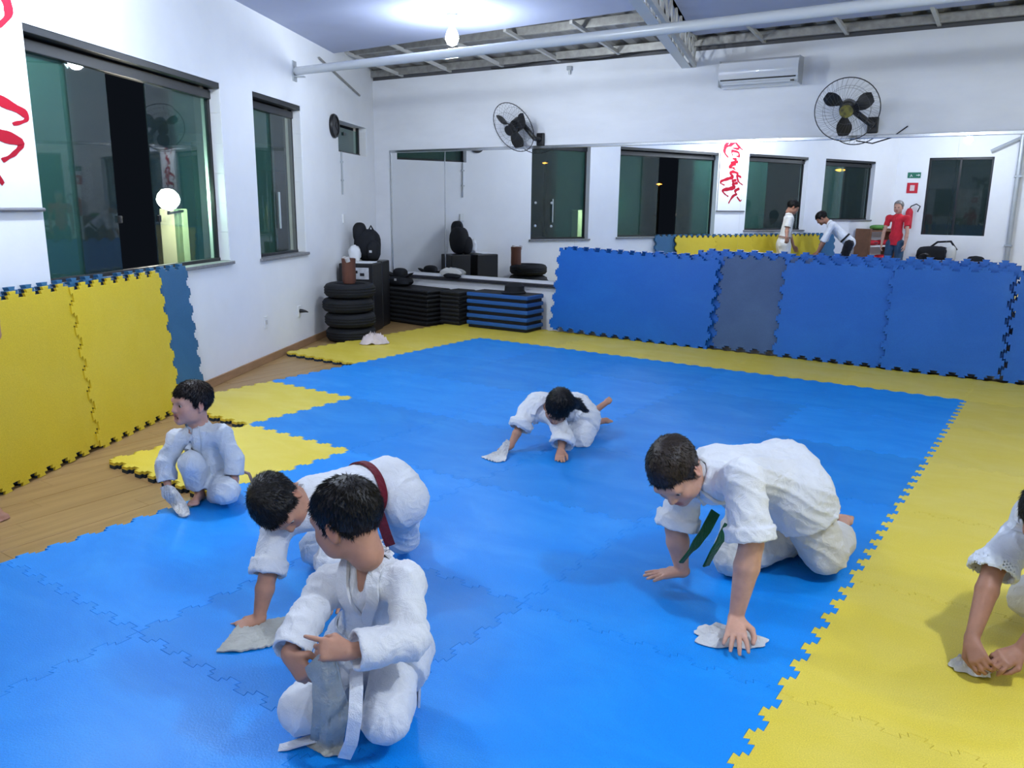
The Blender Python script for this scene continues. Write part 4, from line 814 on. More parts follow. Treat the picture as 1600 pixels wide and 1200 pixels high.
def strip_on(name, fld, pts, width, m, parent, off=0.004, thick=0.006, n=40, proj=True, smooth_ends=True, wdir=None, closed=False):
    """flat cloth band laid on a surface (or hanging free when proj is False)"""
    P = np.array(pts, float)
    seg = np.r_[0, np.cumsum(np.linalg.norm(np.diff(P, axis=0), axis=1))]; tt = np.linspace(0, seg[-1], n); P = np.stack([np.interp(tt, seg, P[:, k]) for k in range(3)], 1)
    if proj:
        for _ in range(2):
            P, N = fld.project(P, off); Q = P.copy(); Q[1:-1] = 0.25*P[:-2]+0.5*P[1:-1]+0.25*P[2:]; P = Q
        P, N = fld.project(P, off)
    T = np.gradient(P, axis=0); T /= np.linalg.norm(T, axis=1)[:, None]+1e-9
    if not proj: N = np.cross(T, np.tile(unit(wdir), (n, 1)))*1.0; N /= np.linalg.norm(N, axis=1)[:, None]+1e-9
    B = np.cross(T, N); B /= np.linalg.norm(B, axis=1)[:, None]+1e-9
    nc = 5; vs = []; fs = []
    rows = []
    for c in range(nc):
        e = (c/(nc-1)-0.5)*width; q = P+B*e
        if proj: q, _ = fld.project(q, off)
        rows.append(q)
    R = np.stack(rows, 1); m_ = n*nc; V = np.concatenate([(R+N[:, None]*thick).reshape(-1, 3), (R-N[:, None]*0.003).reshape(-1, 3)])
    g = lambda i, c: i*nc+c
    for i in range(n-1):
        for c in range(nc-1): fs += [(g(i, c), g(i+1, c), g(i+1, c+1), g(i, c+1)), (m_+g(i, c), m_+g(i, c+1), m_+g(i+1, c+1), m_+g(i+1, c))]
        fs += [(g(i, 0), m_+g(i, 0), m_+g(i+1, 0), g(i+1, 0)), (g(i, nc-1), g(i+1, nc-1), m_+g(i+1, nc-1), m_+g(i, nc-1))]
    for i in (0, n-1):
        for c in range(nc-1): fs.append((g(i, c), g(i, c+1), m_+g(i, c+1), m_+g(i, c)))
    V[:, 2] = np.maximum(V[:, 2], 0.003)
    mb = MB(); mb.add(V, fs); return mb.build(name, m, parent, smooth=True)

def skin(name, col): return mat(name, col, 0.5, 0.35, var=0.10, vscale=22, sub=0.12, attr='tint', bump=0.08, bscale=200)
def hair_mat(name, col): return mat(name, col, 0.45, 0.35, var=0.35, vscale=60, bump=0.5, bscale=160)

def add_hand(f, w, d, nrm, side, sc=1.0, curl=(0.2, 0.2, 0.25, 0.3), spread=0.16, thumb=0.6, thumb_curl=0.2):
    """w wrist, d towards the fingers, nrm out of the back; side +1: thumb on the d x nrm side. returns tip points"""
    w, d, nrm = A2(w), unit(d), A2(nrm); nrm = unit(nrm-(nrm @ d)*d); x = np.cross(d, nrm)*side; s = sc
    pl = 0.078*s; base = []
    for k, o in enumerate((0.026, 0.009, -0.008, -0.024)):
        b = w+d*(pl*(1.0, 1.04, 1.0, 0.93)[k])+x*o*s; base.append(b); f.cap(w+x*o*0.55*s+d*0.008*s, b, 0.0135*s, 0.0115*s, k=0.010*s)
    f.cap(w-d*0.01*s, w+d*0.03*s, 0.021*s, 0.02*s, k=0.012, flat=(nrm, 0.75))
    tips = []
    for k, L in enumerate((0.064, 0.072, 0.067, 0.052)):
        ang = (0.026, 0.009, -0.008, -0.024)[k]/0.026*spread; dd = unit(d*math.cos(ang)+x*math.sin(ang)); p = base[k]; c = 0
        for j, (fr, r0, r1) in enumerate(((0.45, 0.0092, 0.0084), (0.30, 0.0084, 0.0076), (0.25, 0.0076, 0.0066))):
            c += curl[k]*(0.9, 1.1, 0.7)[j]; q = p+L*s*fr*(dd*math.cos(c)-nrm*math.sin(c)); f.cap(p, q, r0*s, r1*s, k=0.003*s); p = q
        tips.append(p)
    b = w+d*0.018*s+x*0.020*s; t1 = b+s*0.040*unit(d*(1-thumb*0.55)+x*thumb-nrm*0.25); f.cap(b, t1, 0.0155*s, 0.0115*s, k=0.010*s)
    t2 = t1+s*0.028*unit(d*(1-0.3*thumb)+x*(thumb*0.5-thumb_curl)-nrm*(0.15+thumb_curl)); t3 = t2+s*0.022*unit(d+x*(0.1-thumb_curl*1.2)-nrm*(0.15+thumb_curl)); f.cap(t1, t2, 0.0105*s, 0.0098*s, k=0.004*s); f.cap(t2, t3, 0.0098*s, 0.0080*s, k=0.003*s)
    return tips+[t3]
def add_foot(f, ank, toe, up, sc=1.0, side=1):
    ank, toe, up = A2(ank), A2(toe), A2(up); d = unit(toe-ank); up = unit(up-(up @ d)*d); x = np.cross(d, up)*side; L = np.linalg.norm(toe-ank)
    heel = ank-d*0.025*sc-up*0.030*sc; ball = ank+d*(L-0.035*sc)-up*0.030*sc
    f.ell(heel, (d, x, up), (0.034*sc, 0.027*sc, 0.028*sc), k=0.02*sc); f.cap(ank-up*0.005*sc, ball, 0.030*sc, 0.020*sc, k=0.02*sc); f.cap(heel, ball, 0.022*sc, 0.018*sc, k=0.02*sc)
    f.cap(ball-x*0.020*sc, ball+x*0.022*sc, 0.017*sc, 0.018*sc, k=0.015*sc)
    for k, (o, l, r) in enumerate(((0.026, 0.036, 0.0125), (0.010, 0.038, 0.0095), (-0.003, 0.034, 0.009), (-0.015, 0.029, 0.0085), (-0.026, 0.022, 0.008))):
        f.cap(ball+x*o*sc, ball+x*o*1.1*sc+d*l*sc-up*0.004*sc, r*sc, r*0.9*sc, k=0.004*sc)
def head_frame(face, up):
    y = unit(face); z = A2(up); z = unit(z-(z @ y)*y); x = np.cross(y, z); return x, y, z
def add_head(f, c, fr, s, mouth=0.0):
    x, y, z = fr; L = lambda a, b, d: A2(c)+s*(a*x+b*y+d*z); E = lambda p, r, k, op='add', ax=None: f.ell(L(*p), ax or (x, y, z), A2(r)*s, k=k*s, op=op)
    E((0, -0.012, 0.030), (0.071, 0.090, 0.076), 0.01); E((0, 0.026, -0.022), (0.059, 0.062, 0.070), 0.03)
    E((0, 0.052, -0.066), (0.036, 0.030, 0.026), 0.03); E((0, 0.070, -0.086), (0.018, 0.014, 0.013), 0.02)
    for sg in (-1, 1): E((sg*0.034, 0.056, -0.028), (0.024, 0.022, 0.024), 0.02); E((sg*0.045, 0.020, -0.062), (0.018, 0.030, 0.020), 0.03)
    f.cap(L(-0.034, 0.074, 0.022), L(0.034, 0.074, 0.022), 0.012*s, k=0.018*s)
    for sg in (-1, 1): E((sg*0.030, 0.093, 0.002), (0.015, 0.013, 0.009), 0.012, 'sub')
    f.cap(L(0, 0.084, 0.006), L(0, 0.098, -0.024), 0.0070*s, 0.0092*s, k=0.012*s)
    for sg in (-1, 1): E((sg*0.0105, 0.090, -0.027), (0.0075, 0.008, 0.0065), 0.006)
    for sg in (-1, 1): f.cap(L(sg*0.017, 0.080, 0.0105), L(sg*0.042, 0.071, 0.0085), 0.0052*s, k=0.004*s); f.cap(L(sg*0.018, 0.078, -0.0065), L(sg*0.041, 0.070, -0.006), 0.0042*s, k=0.004*s)
    mo = mouth*0.015
    f.cap(L(-0.018, 0.083, -0.050), L(0.018, 0.083, -0.050), 0.0065*s, k=0.006*s); f.cap(L(-0.015, 0.083, -0.061-mo), L(0.015, 0.083, -0.061-mo), 0.0075*s, k=0.006*s)
    if mouth > 0: E((0, 0.088, -0.056-mo/2), (0.017, 0.024, 0.006+mo*0.6), 0.004, 'sub')
    else: f.cap(L(-0.019, 0.092, -0.0555), L(0.019, 0.092, -0.0555), 0.0022*s, k=0.003*s, op='sub')
    for sg in (-1, 1):
        ax = (unit(x*sg+y*-0.35), unit(y*0.95+x*sg*0.35), z); E((sg*0.074, -0.010, -0.004), (0.0075, 0.019, 0.031), 0.006, 'add', ax); E((sg*0.081, -0.006, -0.002), (0.005, 0.010, 0.018), 0.004, 'sub', ax); E((sg*0.071, -0.004, -0.030), (0.007, 0.009, 0.010), 0.006)
    f.cap(L(0, -0.022, -0.040), L(0, -0.030, -0.100), 0.050*s, 0.046*s, k=0.03*s)
    return L
def skin_tint(V, L, s):
    t = np.ones((len(V), 3))
    def spot(p, r, c, pw=1.0):
        d = np.linalg.norm(V-L(*p), axis=1)/(r*s); w_ = np.clip(1-d, 0, 1)**pw; t[:] = t*(1-w_[:, None])+t*w_[:, None]*A2(c)
    for a in (-0.012, 0, 0.012): spot((a, 0.088, -0.050), 0.013, (0.80, 0.48, 0.48), 0.6); spot((a, 0.088, -0.062), 0.013, (0.80, 0.48, 0.48), 0.6)
    for sg in (-1, 1): spot((sg*0.04, 0.07, -0.03), 0.035, (1.0, 0.86, 0.84)); spot((sg*0.03, 0.085, 0.006), 0.02, (0.85, 0.78, 0.76)); spot((sg*0.08, -0.01, 0.0), 0.04, (1.0, 0.82, 0.80))
    return t
def add_eyes(par, L, fr, s, look=None):
    x, y, z = fr
    for sg in (-1, 1):
        c = L(sg*0.0295, 0.0715, 0.002); ax = unit(A2(look) if look is not None else y-0.25*z); mb = MB(); r = 0.0112*s
        prof = [(r*math.sin(t), r*math.cos(t)) for t in np.linspace(0, PI, 13)]
        mb.cur = 0; mb.lathe(c, prof, 16, axis=ax); k = len(mb.f)
        for i in range(12*16): mb.mi[i] = 2 if i < 16 else (1 if i < 48 else 0)
        mb.build('eye', [mat('eye_white', (0.50, 0.47, 0.45), 0.3), mat('eye_iris', (0.05, 0.025, 0.012), 0.15), mat('eye_pupil', (0.004, 0.004, 0.004), 0.1)], par, smooth=True)
        mb = MB(); pts = [L(sg*(0.014+0.032*t), 0.0865-0.016*t*t-0.004, 0.022+0.006*math.sin(PI*t*0.8)) for t in np.linspace(0, 1, 6)]; mb.tube(pts, [0.0025*s, 0.004*s, 0.004*s, 0.0036*s, 0.003*s, 0.0015*s], 6); mb.build('eyebrow', MAT['dark_hair'], par, smooth=True)
def add_hair(par, L, fr, s, m, seed=0, length=1.0, extra=None, fringe=0.050, h=0.005):
    x, y, z = fr; c = L(0, 0, 0.0); f = Field(c-0.19*s-(0.1 if extra else 0), c+0.19*s+(0.1 if extra else 0), h)
    sl, P = f.block(f.lo, f.lo+f.h*f.n); q = (P-c.astype(np.float32)) @ np.stack([x, y, z]).astype(np.float32).T/s
    r = np.array([0.080, 0.100, 0.087], np.float32); qq = q-np.array([0, -0.014, 0.032], np.float32); k0 = np.sqrt(((qq/r)**2).sum(-1)); k1 = np.sqrt(((qq/(r*r))**2).sum(-1)); d = k0*(k0-1)/np.maximum(k1, 1e-6)
    line = np.interp(q[..., 1], [-0.13, -0.075, -0.045, -0.030, -0.008, 0.012, 0.028, 0.045, 0.075, 0.10], [-0.052, -0.056, -0.050, -0.020, 0.014, -0.006, 0.008, fringe-0.012, fringe, fringe]).astype(np.float32)
    line = line+0.006*np.sin(q[..., 0]*160+seed)*np.sin(q[..., 1]*120)
    kk = 0.010; e = line-q[..., 2]; hh = np.clip(0.5-0.5*(e-d)/kk, 0, 1); f.a[sl] = (e+(d-e)*hh+kk*hh*(1-hh))*s
    if extra:
        for a_, b_, r0, r1 in extra: f.cap(a_, b_, r0, r1, k=0.02)
    V, F = f.mesh(); N = vnormals(V, F); V = V+N*folds(V, seed+40, 0.0016*s, 60)[:, None]
    rs = np.random.RandomState(seed); n = int(5200*min(length, 1.2)); pk = rs.randint(0, len(V), n); crown = L(0.012, -0.045, 0.115)
    p0 = V[pk]-N[pk]*0.004; fl = V[pk]-crown; fl = fl-(fl*N[pk]).sum(1)[:, None]*N[pk]; fl /= np.linalg.norm(fl, axis=1)[:, None]+1e-9
    dirn = fl*0.95+N[pk]*0.24+rs.randn(n, 3)*0.11; dirn /= np.linalg.norm(dirn, axis=1)[:, None]; ln = (0.018+0.012*rs.rand(n))*s*length
    sd = np.cross(dirn, N[pk]+rs.randn(n, 3)*0.3); sd /= np.linalg.norm(sd, axis=1)[:, None]+1e-9; wd = 0.0021*s
    b = np.cross(sd, dirn); A_, B_, C_ = p0+sd*wd, p0-sd*wd, p0+b*wd; T_ = p0+dirn*ln[:, None]
    V2 = np.stack([A_, B_, C_, T_], 1).reshape(-1, 3); i4 = np.arange(n)*4; F2 = np.concatenate([np.stack([i4, i4+1, i4+3, i4+3], 1), np.stack([i4+1, i4+2, i4+3, i4+3], 1), np.stack([i4+2, i4, i4+3, i4+3], 1)])
    me_v = np.concatenate([V, V2]); mb_f = [tuple(q) for q in F.tolist()]+[(len(V)+a_, len(V)+b_, len(V)+c_) for a_, b_, c_, _ in F2.tolist()]
    me = bpy.data.meshes.new('hair'); o0 = root_loc(par); me.from_pydata((me_v-o0).tolist(), [], mb_f); me.materials.append(m); me.polygons.foreach_set('use_smooth', np.ones(len(me.polygons), bool))
    return link('hair', me, par, o0)

lerp = lambda a, b, t: A2(a)+(A2(b)-A2(a))*t
GI = {}
def person(name, label, J, front, sc=1.0, face=None, hup=None, hs=None, hands={}, feetup={}, sk=None, hair=None, jacket='gi', jm=None, tm=None, trousers=True, sleeve={'a': 0.6, 'b': 0.6}, roll=0.0, leg={'a': 0.85, 'b': 0.85}, belt=None, belt_z=0.28, seed=1, mouth=0.0, h=0.0045, ch=0.0075, root=None, look=None, thick=1.0, hair_extra=None, fringe=0.050, inner=None, fold=1.0, ground=0.0, hair_len=1.0, tsleeve=False, hem=True, belt_strip=True, neckv=0.1, arm=1.0, sw=1.0, necko=1.0, hemf=0.42, vcut=True):
    J = {k: A2(v) for k, v in J.items()}; allp = np.stack(list(J.values())); lo, hi = allp.min(0)-0.26*max(sc, 0.8), allp.max(0)+0.26*max(sc, 0.8); lo[2] = ground-0.03
    t = tag(empty(name, root if root is not None else (J['pel'][0], J['pel'][1], ground)), label, 'person')
    upv = unit(J['nek']-J['pel']); fr_ = A2(front); fr_ = unit(fr_-(fr_ @ upv)*upv); rt = np.cross(fr_, upv); hs = hs or sc
    hf = head_frame(face, hup)
    # --- body
    f = Field(lo, hi, h); K = thick
    f.cap(J['pel'], lerp(J['pel'], J['che'], 0.55), 0.100*sc*K, 0.098*sc*K, k=0.03, flat=(fr_, 0.78)); f.cap(lerp(J['pel'], J['che'], 0.5), lerp(J['che'], J['nek'], 0.1), 0.100*sc*K, 0.095*sc*K, k=0.04, flat=(fr_, 0.75))
    f.cap(J['sa'], J['sb'], 0.042*sc, k=0.04); f.cap(lerp(J['che'], J['nek'], 0.4), lerp(J['nek'], J['hed'], 0.45), 0.046*sc, 0.040*sc, k=0.03)
    for q in 'ab':
        f.cap(J['s'+q], J['e'+q], 0.040*sc*arm, 0.033*sc*arm, k=0.02); m_ = lerp(J['e'+q], J['w'+q], 0.3); f.cap(J['e'+q], m_, 0.033*sc*arm, 0.036*sc*arm, k=0.01); f.cap(m_, J['w'+q], 0.036*sc*arm, 0.0225*sc*(0.5+0.5*arm), k=0.008)
        f.cap(J['h'+q], J['k'+q], 0.070*sc*K, 0.048*sc*K, k=0.03); m_ = lerp(J['k'+q], J['f'+q], 0.35); f.cap(J['k'+q], m_, 0.046*sc, 0.048*sc, k=0.02); f.cap(m_, J['f'+q], 0.048*sc, 0.028*sc, k=0.01)
        add_foot(f, J['f'+q], J['t'+q], feetup.get(q, (0, 0, 1)), sc, 1 if q == 'a' else -1)
    for q, hd in hands.items(): add_hand(f, J['w'+q], hd['d'], hd['n'], hd.get('side', 1), hd.get('sc', sc*0.95), hd.get('curl', (0.2, 0.2, 0.25, 0.3)), hd.get('spread', 0.16), hd.get('thumb', 0.6), hd.get('tc', 0.2))
    L = add_head(f, J['hed'], hf, hs, mouth); f.floor(ground+0.002)
    V, F = f.mesh(); V = relax(V, F, 1, 0.4); body = fast_mesh('body', V, F, sk, t, skin_tint(V, L, hs)); fb = f
    add_eyes(t, L, hf, hs, look); add_hair(t, L, hf, hs, hair, seed, hair_len, hair_extra, fringe, h=max(0.005, h*0.9))
    if mouth > 0:
        mb = MB(); mb.lathe(L(0, 0.062, -0.060), [(0.0, 0.016*hs), (0.010*hs, 0.014*hs), (0.012*hs, 0.0)], 14, axis=hf[1]); mb.build('mouth_inside', mat('mouth_dark', (0.06, 0.012, 0.012), 0.5), t, smooth=True)
    # --- trousers
    if trousers:
        f = Field(lo, hi, ch); f.cap(J['pel'], lerp(J['pel'], J['che'], 0.2), 0.108*sc*K, 0.100*sc*K, k=0.03, flat=(fr_, 0.80))
        for q in 'ab':
            f.cap(J['h'+q], J['k'+q], 0.094*sc*K, 0.076*sc*K, k=0.035); e_ = lerp(J['k'+q], J['f'+q], leg[q]); ax = unit(J['f'+q]-J['k'+q]); f.cap(J['k'+q], e_+ax*0.05, 0.074*sc*K, 0.068*sc*K, k=0.025, cut=[(e_, ax)])
        for q in 'ab':
            e_ = lerp(J['k'+q], J['f'+q], leg[q]); ax = unit(J['f'+q]-J['k'+q]); f.cap(e_-ax*0.045, e_+ax*0.08, 0.052*sc*K, 0.060*sc*K, k=0.004, op='sub')
        V, F = f.mesh(); V = relax(V, F, 1, 0.5); V = V+vnormals(V, F)*folds(V, seed+7, 0.0050*fold, 46, upv)[:, None]; V[:, 2] = np.maximum(V[:, 2], ground+0.002); fast_mesh('trousers', V, F, tm, t)
    # --- jacket or shirt
    f = Field(lo, hi, ch); jt = 0.120 if jacket == 'gi' else 0.112; z_ = lerp(J['pel'], J['che'], belt_z)
    f.cap(J['pel'] if jacket == 'gi' else z_, z_, (jt+0.012)*sc*K, jt*sc*K, k=0.03, flat=(fr_, 0.84)); f.cap(z_, lerp(J['che'], J['nek'], 0.15), jt*sc*K, 0.108*sc*K, k=0.03, flat=(fr_, 0.80)); f.cap(J['sa'], J['sb'], 0.060*sc, k=0.04); f.cap(lerp(J['che'], J['nek'], 0.2), J['nek'], 0.085*sc, 0.060*sc, k=0.03)
    if hem and jacket == 'gi':
        for q in 'ab': e_ = lerp(J['h'+q], J['k'+q], hemf); ax = unit(J['k'+q]-J['h'+q]); f.cap(J['pel'], J['h'+q], 0.118*sc*K, 0.116*sc*K, k=0.03); f.cap(J['h'+q], e_+ax*0.05, 0.116*sc*K, 0.108*sc*K, k=0.03, cut=[(e_, ax)])
    if jacket == 'shirt': f.cap(z_, J['pel']-upv*0.16*sc, 0.118*sc*K, 0.135*sc*K, k=0.02, flat=(fr_, 0.84), cut=[(J['pel']-upv*0.07*sc, -upv)])
    cuts = []
    for q in 'ab':
        sv = sleeve[q]; e_ = lerp(J['e'+q], J['w'+q], sv) if sv >= 0 else lerp(J['e'+q], J['s'+q], -sv); ax = unit(J['w'+q]-J['e'+q]) if sv >= 0 else unit(J['e'+q]-J['s'+q]); r1, r2, r3 = (0.058, 0.058, 0.066) if jacket == 'gi' else (0.058, 0.054, 0.056); r2, r3 = r2*sw, r3*sw
        if sv >= 0: f.cap(J['s'+q], J['e'+q], r1*sc*K, r2*sc*K, k=0.03); f.cap(J['e'+q], e_+ax*0.04, r2*sc*K, r3*sc*K, k=0.02, cut=[(e_, ax)])
        else: f.cap(J['s'+q], e_+ax*0.04, r1*sc*K, r3*sc*K, k=0.03, cut=[(e_, ax)])
        if roll > 0: f.cap(e_-ax*roll, e_+ax*0.03, (r3+0.009)*sc*K, (r3+0.011)*sc*K, k=0.006, cut=[(e_, ax), (e_-ax*roll, -ax)])
        cuts.append((e_, ax, r3))
    for e_, ax, r3 in cuts: f.cap(e_-ax*0.028, e_+ax*0.07, (r3-0.017)*sc*K, (r3-0.011)*sc*K, k=0.003, op='sub', cut=[(e_-ax*0.03, -ax)])
    nk = J['nek']+upv*0.05*sc
    if jacket == 'gi' and vcut: f.cap(nk+fr_*0.03*sc, lerp(J['che'], J['nek'], neckv)+fr_*0.115*sc*K, 0.036*sc, 0.006*sc, k=0.010, op='sub')
    if necko > 0: f.cap(J['nek']+upv*0.030*sc, J['nek']+upv*0.12*sc, 0.050*sc, 0.060*sc, k=0.010, op='sub')
    V, F = f.mesh(); V = relax(V, F, 1, 0.5); V = V+vnormals(V, F)*folds(V, seed+3, 0.0052*fold, 44, upv)[:, None]; V[:, 2] = np.maximum(V[:, 2], ground+0.002); jk = fast_mesh('jacket' if jacket == 'gi' else 'shirt', V, F, jm, t)
    if jacket == 'gi':
        # lapel band: round the neck and crossing on the chest
        wc = lerp(J['pel'], J['che'], belt_z); D = 0.10*sc*K; b0 = J['nek']-fr_*0.055*sc+upv*0.005; 
        for sg, end in ((1, -0.055), (-1, 0.03)):
            pts = [b0, J['nek']+rt*sg*0.060*sc-fr_*0.01*sc+upv*0.012*sc, lerp(J['nek'], J['che'], 0.5)+rt*sg*0.052*sc+fr_*0.085*sc, lerp(J['che'], wc, 0.45)+rt*sg*0.012*sc+fr_*D*1.15, wc+rt*end*sg*-0.0+rt*(-sg)*0.045*sc+fr_*D*1.15]
            strip_on('lapel', f, pts, 0.042*sc, jm, t, off=0.007 if sg > 0 else 0.004, thick=0.009)
    if belt is not None and belt_strip:
        wc = lerp(J['pel'], J['che'], belt_z); pts = [wc+0.16*sc*(math.cos(a)*rt+0.8*math.sin(a)*fr_) for a in np.linspace(PI/2, 2.5*PI, 60)]; strip_on('belt', f, pts, 0.038*sc, belt, t, off=0.006, thick=0.006, n=64)
    if inner is not None:
        pass
    return t, f, fb, dict(rt=rt, fr=fr_, up=upv, L=L)

def rag_mesh(V, F, name, m, label, group='cleaning rags', thick=0.004):
    V = np.array(V); N = vnormals(V, F); n = len(V); T_, B_ = V+N*thick/2, V-N*thick/2; flip = (N[:, 2] < 0) & (V[:, 2] < 0.03); B_[:, 2] = np.maximum(B_[:, 2], np.where(flip, 0.0015+thick, 0.0015)); T_[:, 2] = np.maximum(T_[:, 2], np.where(flip, 0.0015, 0.0015+thick)); W = np.concatenate([T_, B_])
    ed = {}
    for q in F.tolist():
        for i in range(4): ed[(q[i], q[(i+1) % 4])] = 1
    rim = [(a_, b_, b_+n, a_+n) for a_, b_ in ed if (b_, a_) not in ed]
    mb = MB(); mb.add(W, [tuple(q) for q in F.tolist()]+[tuple(x+n for x in q[::-1]) for q in F.tolist()]+[(b_, a_, a2, b2) for a_, b_, b2, a2 in rim])
    o = mb.build(name, m, None, smooth=True); return tag(o, label, 'rag', group)
def rag_sheet(name, rows, m, label, nu=26, nv=36, amp=0.006, freq=100, seed=0, axis=None, **kw):
    """cloth through a net of points: rows of points across, rows following down"""
    R = [np.array(r, float) for r in rows]; R = np.stack([np.stack([np.interp(np.linspace(0, 1, nu), np.linspace(0, 1, len(r)), r[:, k]) for k in range(3)], 1) for r in R])
    G = np.stack([np.stack([np.interp(np.linspace(0, 1, nv), np.linspace(0, 1, len(R)), R[:, i, k]) for k in range(3)], 1) for i in range(nu)], 1)
    for _ in range(3): H_ = G.copy(); H_[1:-1] = 0.25*G[:-2]+0.5*G[1:-1]+0.25*G[2:]; G = H_.copy(); H_[:, 1:-1] = 0.25*G[:, :-2]+0.5*G[:, 1:-1]+0.25*G[:, 2:]; G = H_
    V = G.reshape(-1, 3); F = np.array([(i*nu+j, i*nu+j+1, (i+1)*nu+j+1, (i+1)*nu+j) for i in range(nv-1) for j in range(nu-1)]); V = V+vnormals(V, F)*folds(V, seed, amp, freq, axis, 0.25)[:, None]
    return rag_mesh(V, F, name, m, label, **kw)
def rag_flat(name, c, ax, rx, ry, m, label, seed=0, hgt=0.02, amp=0.010, z0=0.004, lobes=0.16, press=None, **kw):
    """crumpled rag lying on the floor: an uneven disc with ridges, pressed down where a hand rests"""
    rs = np.random.RandomState(seed); ph = rs.rand(6)*6.3; ax = unit(ax); ay = A2([-ax[1], ax[0], 0]); nr, na = 16, 44; V = []
    for i in range(nr+1):
        for k in range(na):
            an = 2*PI*k/na; r = (i/nr)*(1+lobes*math.sin(3*an+ph[0])+lobes*0.6*math.sin(5*an+ph[1])+lobes*0.4*math.sin(9*an+ph[2])); V.append(A2(c)+ax*rx*r*math.cos(an)+ay*ry*r*math.sin(an))
    V = np.array(V); rad = np.repeat(np.arange(nr+1)/nr, na); z = hgt*(1-rad**3)*0.6+np.maximum(0, folds(V, seed+5, amp, 75, ax, 0.5))*np.minimum(1, (1.15-rad)*3)
    if press is not None: z = z*np.clip(np.linalg.norm(V[:, :2]-A2(press)[:2], axis=1)/0.07, 0.25, 1)
    V[:, 2] = z0+z; F = np.array([(i*na+k, i*na+(k+1) % na, (i+1)*na+(k+1) % na, (i+1)*na+k) for i in range(nr) for k in range(na)])
    return rag_mesh(V, F, name, m, label, **kw)
# ------------------------------------------------------------------ the people
M_GI = cloth('gi_cotton', (0.74, 0.75, 0.78)); M_GIW = cloth('gi_cream_cotton', (0.66, 0.64, 0.60)); M_GIO = cloth('gi_blueish_cotton', (0.66, 0.70, 0.76))
SK1 = skin('skin_tan', (0.46, 0.235, 0.155)); SK2 = skin('skin_light', (0.56, 0.31, 0.22)); SK3 = skin('skin_brown', (0.34, 0.165, 0.105)); SK4 = skin('skin_pink', (0.58, 0.32, 0.25))
HR = hair_mat('dark_hair', (0.010, 0.008, 0.0075)); HRB = hair_mat('brown_hair', (0.020, 0.012, 0.008)); HRG = hair_mat('grey_hair', (0.22, 0.20, 0.19))
BELT_W = cloth('white_belt', (0.76, 0.77, 0.80), 300); BELT_BR = cloth('dark_red_belt', (0.14, 0.012, 0.022), 300); BELT_G = cloth('green_belt', (0.008, 0.075, 0.035), 300); BELT_T = cloth('tan_belt', (0.30, 0.20, 0.17), 300)
RV, FH = _R.copy(), _FH.copy()          # right and forward (level) as the photograph was taken
D = lambda r, f_, z: unit(RV*r+FH*f_+A2([0, 0, z]))

# 1 boy kneeling in front, sitting on his heels
J = dict(pel=at(594, 1000, f=2.24), che=at(580, 915, f=2.17), nek=at(580, 872, f=2.15), hed=at(541, 812, f=2.12), sa=at(512, 915, f=2.17), sb=at(634, 908, f=2.10), ea=at(474, 975, f=2.06), wa=at(452, 1024, f=1.97), eb=at(640, 1000, f=2.00), wb=at(545, 1018, f=1.91),
         ha=at(560, 1015, f=2.23), hb=at(622, 1015, f=2.20), ka=at(473, 1108, f=2.05), kb=at(604, 1122, f=1.98), fa=at(575, 1068, f=2.28), fb=at(628, 1072, f=2.24), ta=at(600, 1055, f=2.38), tb=at(632, 1058, f=2.36))
front_boy, jf, bf, ax1 = person('person', 'boy in white karate uniform kneeling in front, head turned away, holding a grey rag', J, D(-0.25, -1, 0), sc=0.84, thick=1.04, hs=1.07, face=D(-0.86, 0.40, -0.30), hup=D(-0.1, 0.0, 1), sk=SK1, hair=HR, jm=M_GI, tm=M_GI, sleeve={'a': 0.92, 'b': 0.92}, leg={'a': 0.9, 'b': 0.9}, belt=BELT_W, seed=3,
    hands={'a': dict(d=D(0.60, -0.35, -0.50), n=D(-0.40, -0.82, 0.30), side=-1, curl=(0.75, 0.8, 0.85, 0.9), thumb=0.7, tc=0.5, sc=0.88), 'b': dict(d=D(-0.98, 0.0, 0.06), n=D(-0.05, -0.75, 0.55), side=1, curl=(0.12, 0.85, 0.95, 1.0), thumb=0.5, tc=0.4, sc=0.88)}, feetup={'a': (0, 0, -1), 'b': (0, 0, -1)})
strip_on('belt_end', None, [at(556, 1045, f=1.99), at(557, 1075, f=1.92), at(555, 1120, f=1.885), at(549, 1160, f=1.895), at(538, 1184, f=1.93)], 0.036, BELT_W, front_boy, proj=False, wdir=RV, n=24, thick=0.003)
strip_on('belt_end', None, [at(505, 1150, f=2.03), at(475, 1158, f=2.01), at(436, 1170, f=2.0)], 0.034, BELT_W, front_boy, proj=False, wdir=FH, n=14, thick=0.003)
strip_on('jacket_flap', None, [at(640, 1000, f=2.16), at(648, 1030, f=2.17), at(650, 1062, f=2.18), at(649, 1088, f=2.19)], 0.10, M_GI, front_boy, proj=False, wdir=D(-0.35, 1, 0), n=16, thick=0.004)
M_RAGG = cloth('grey_towel', (0.42, 0.42, 0.38), 200, 0.15); M_RAGW = cloth('white_towel', (0.62, 0.61, 0.60), 200, 0.12); M_RAGP = cloth('pinkish_towel', (0.68, 0.58, 0.57), 200, 0.12)
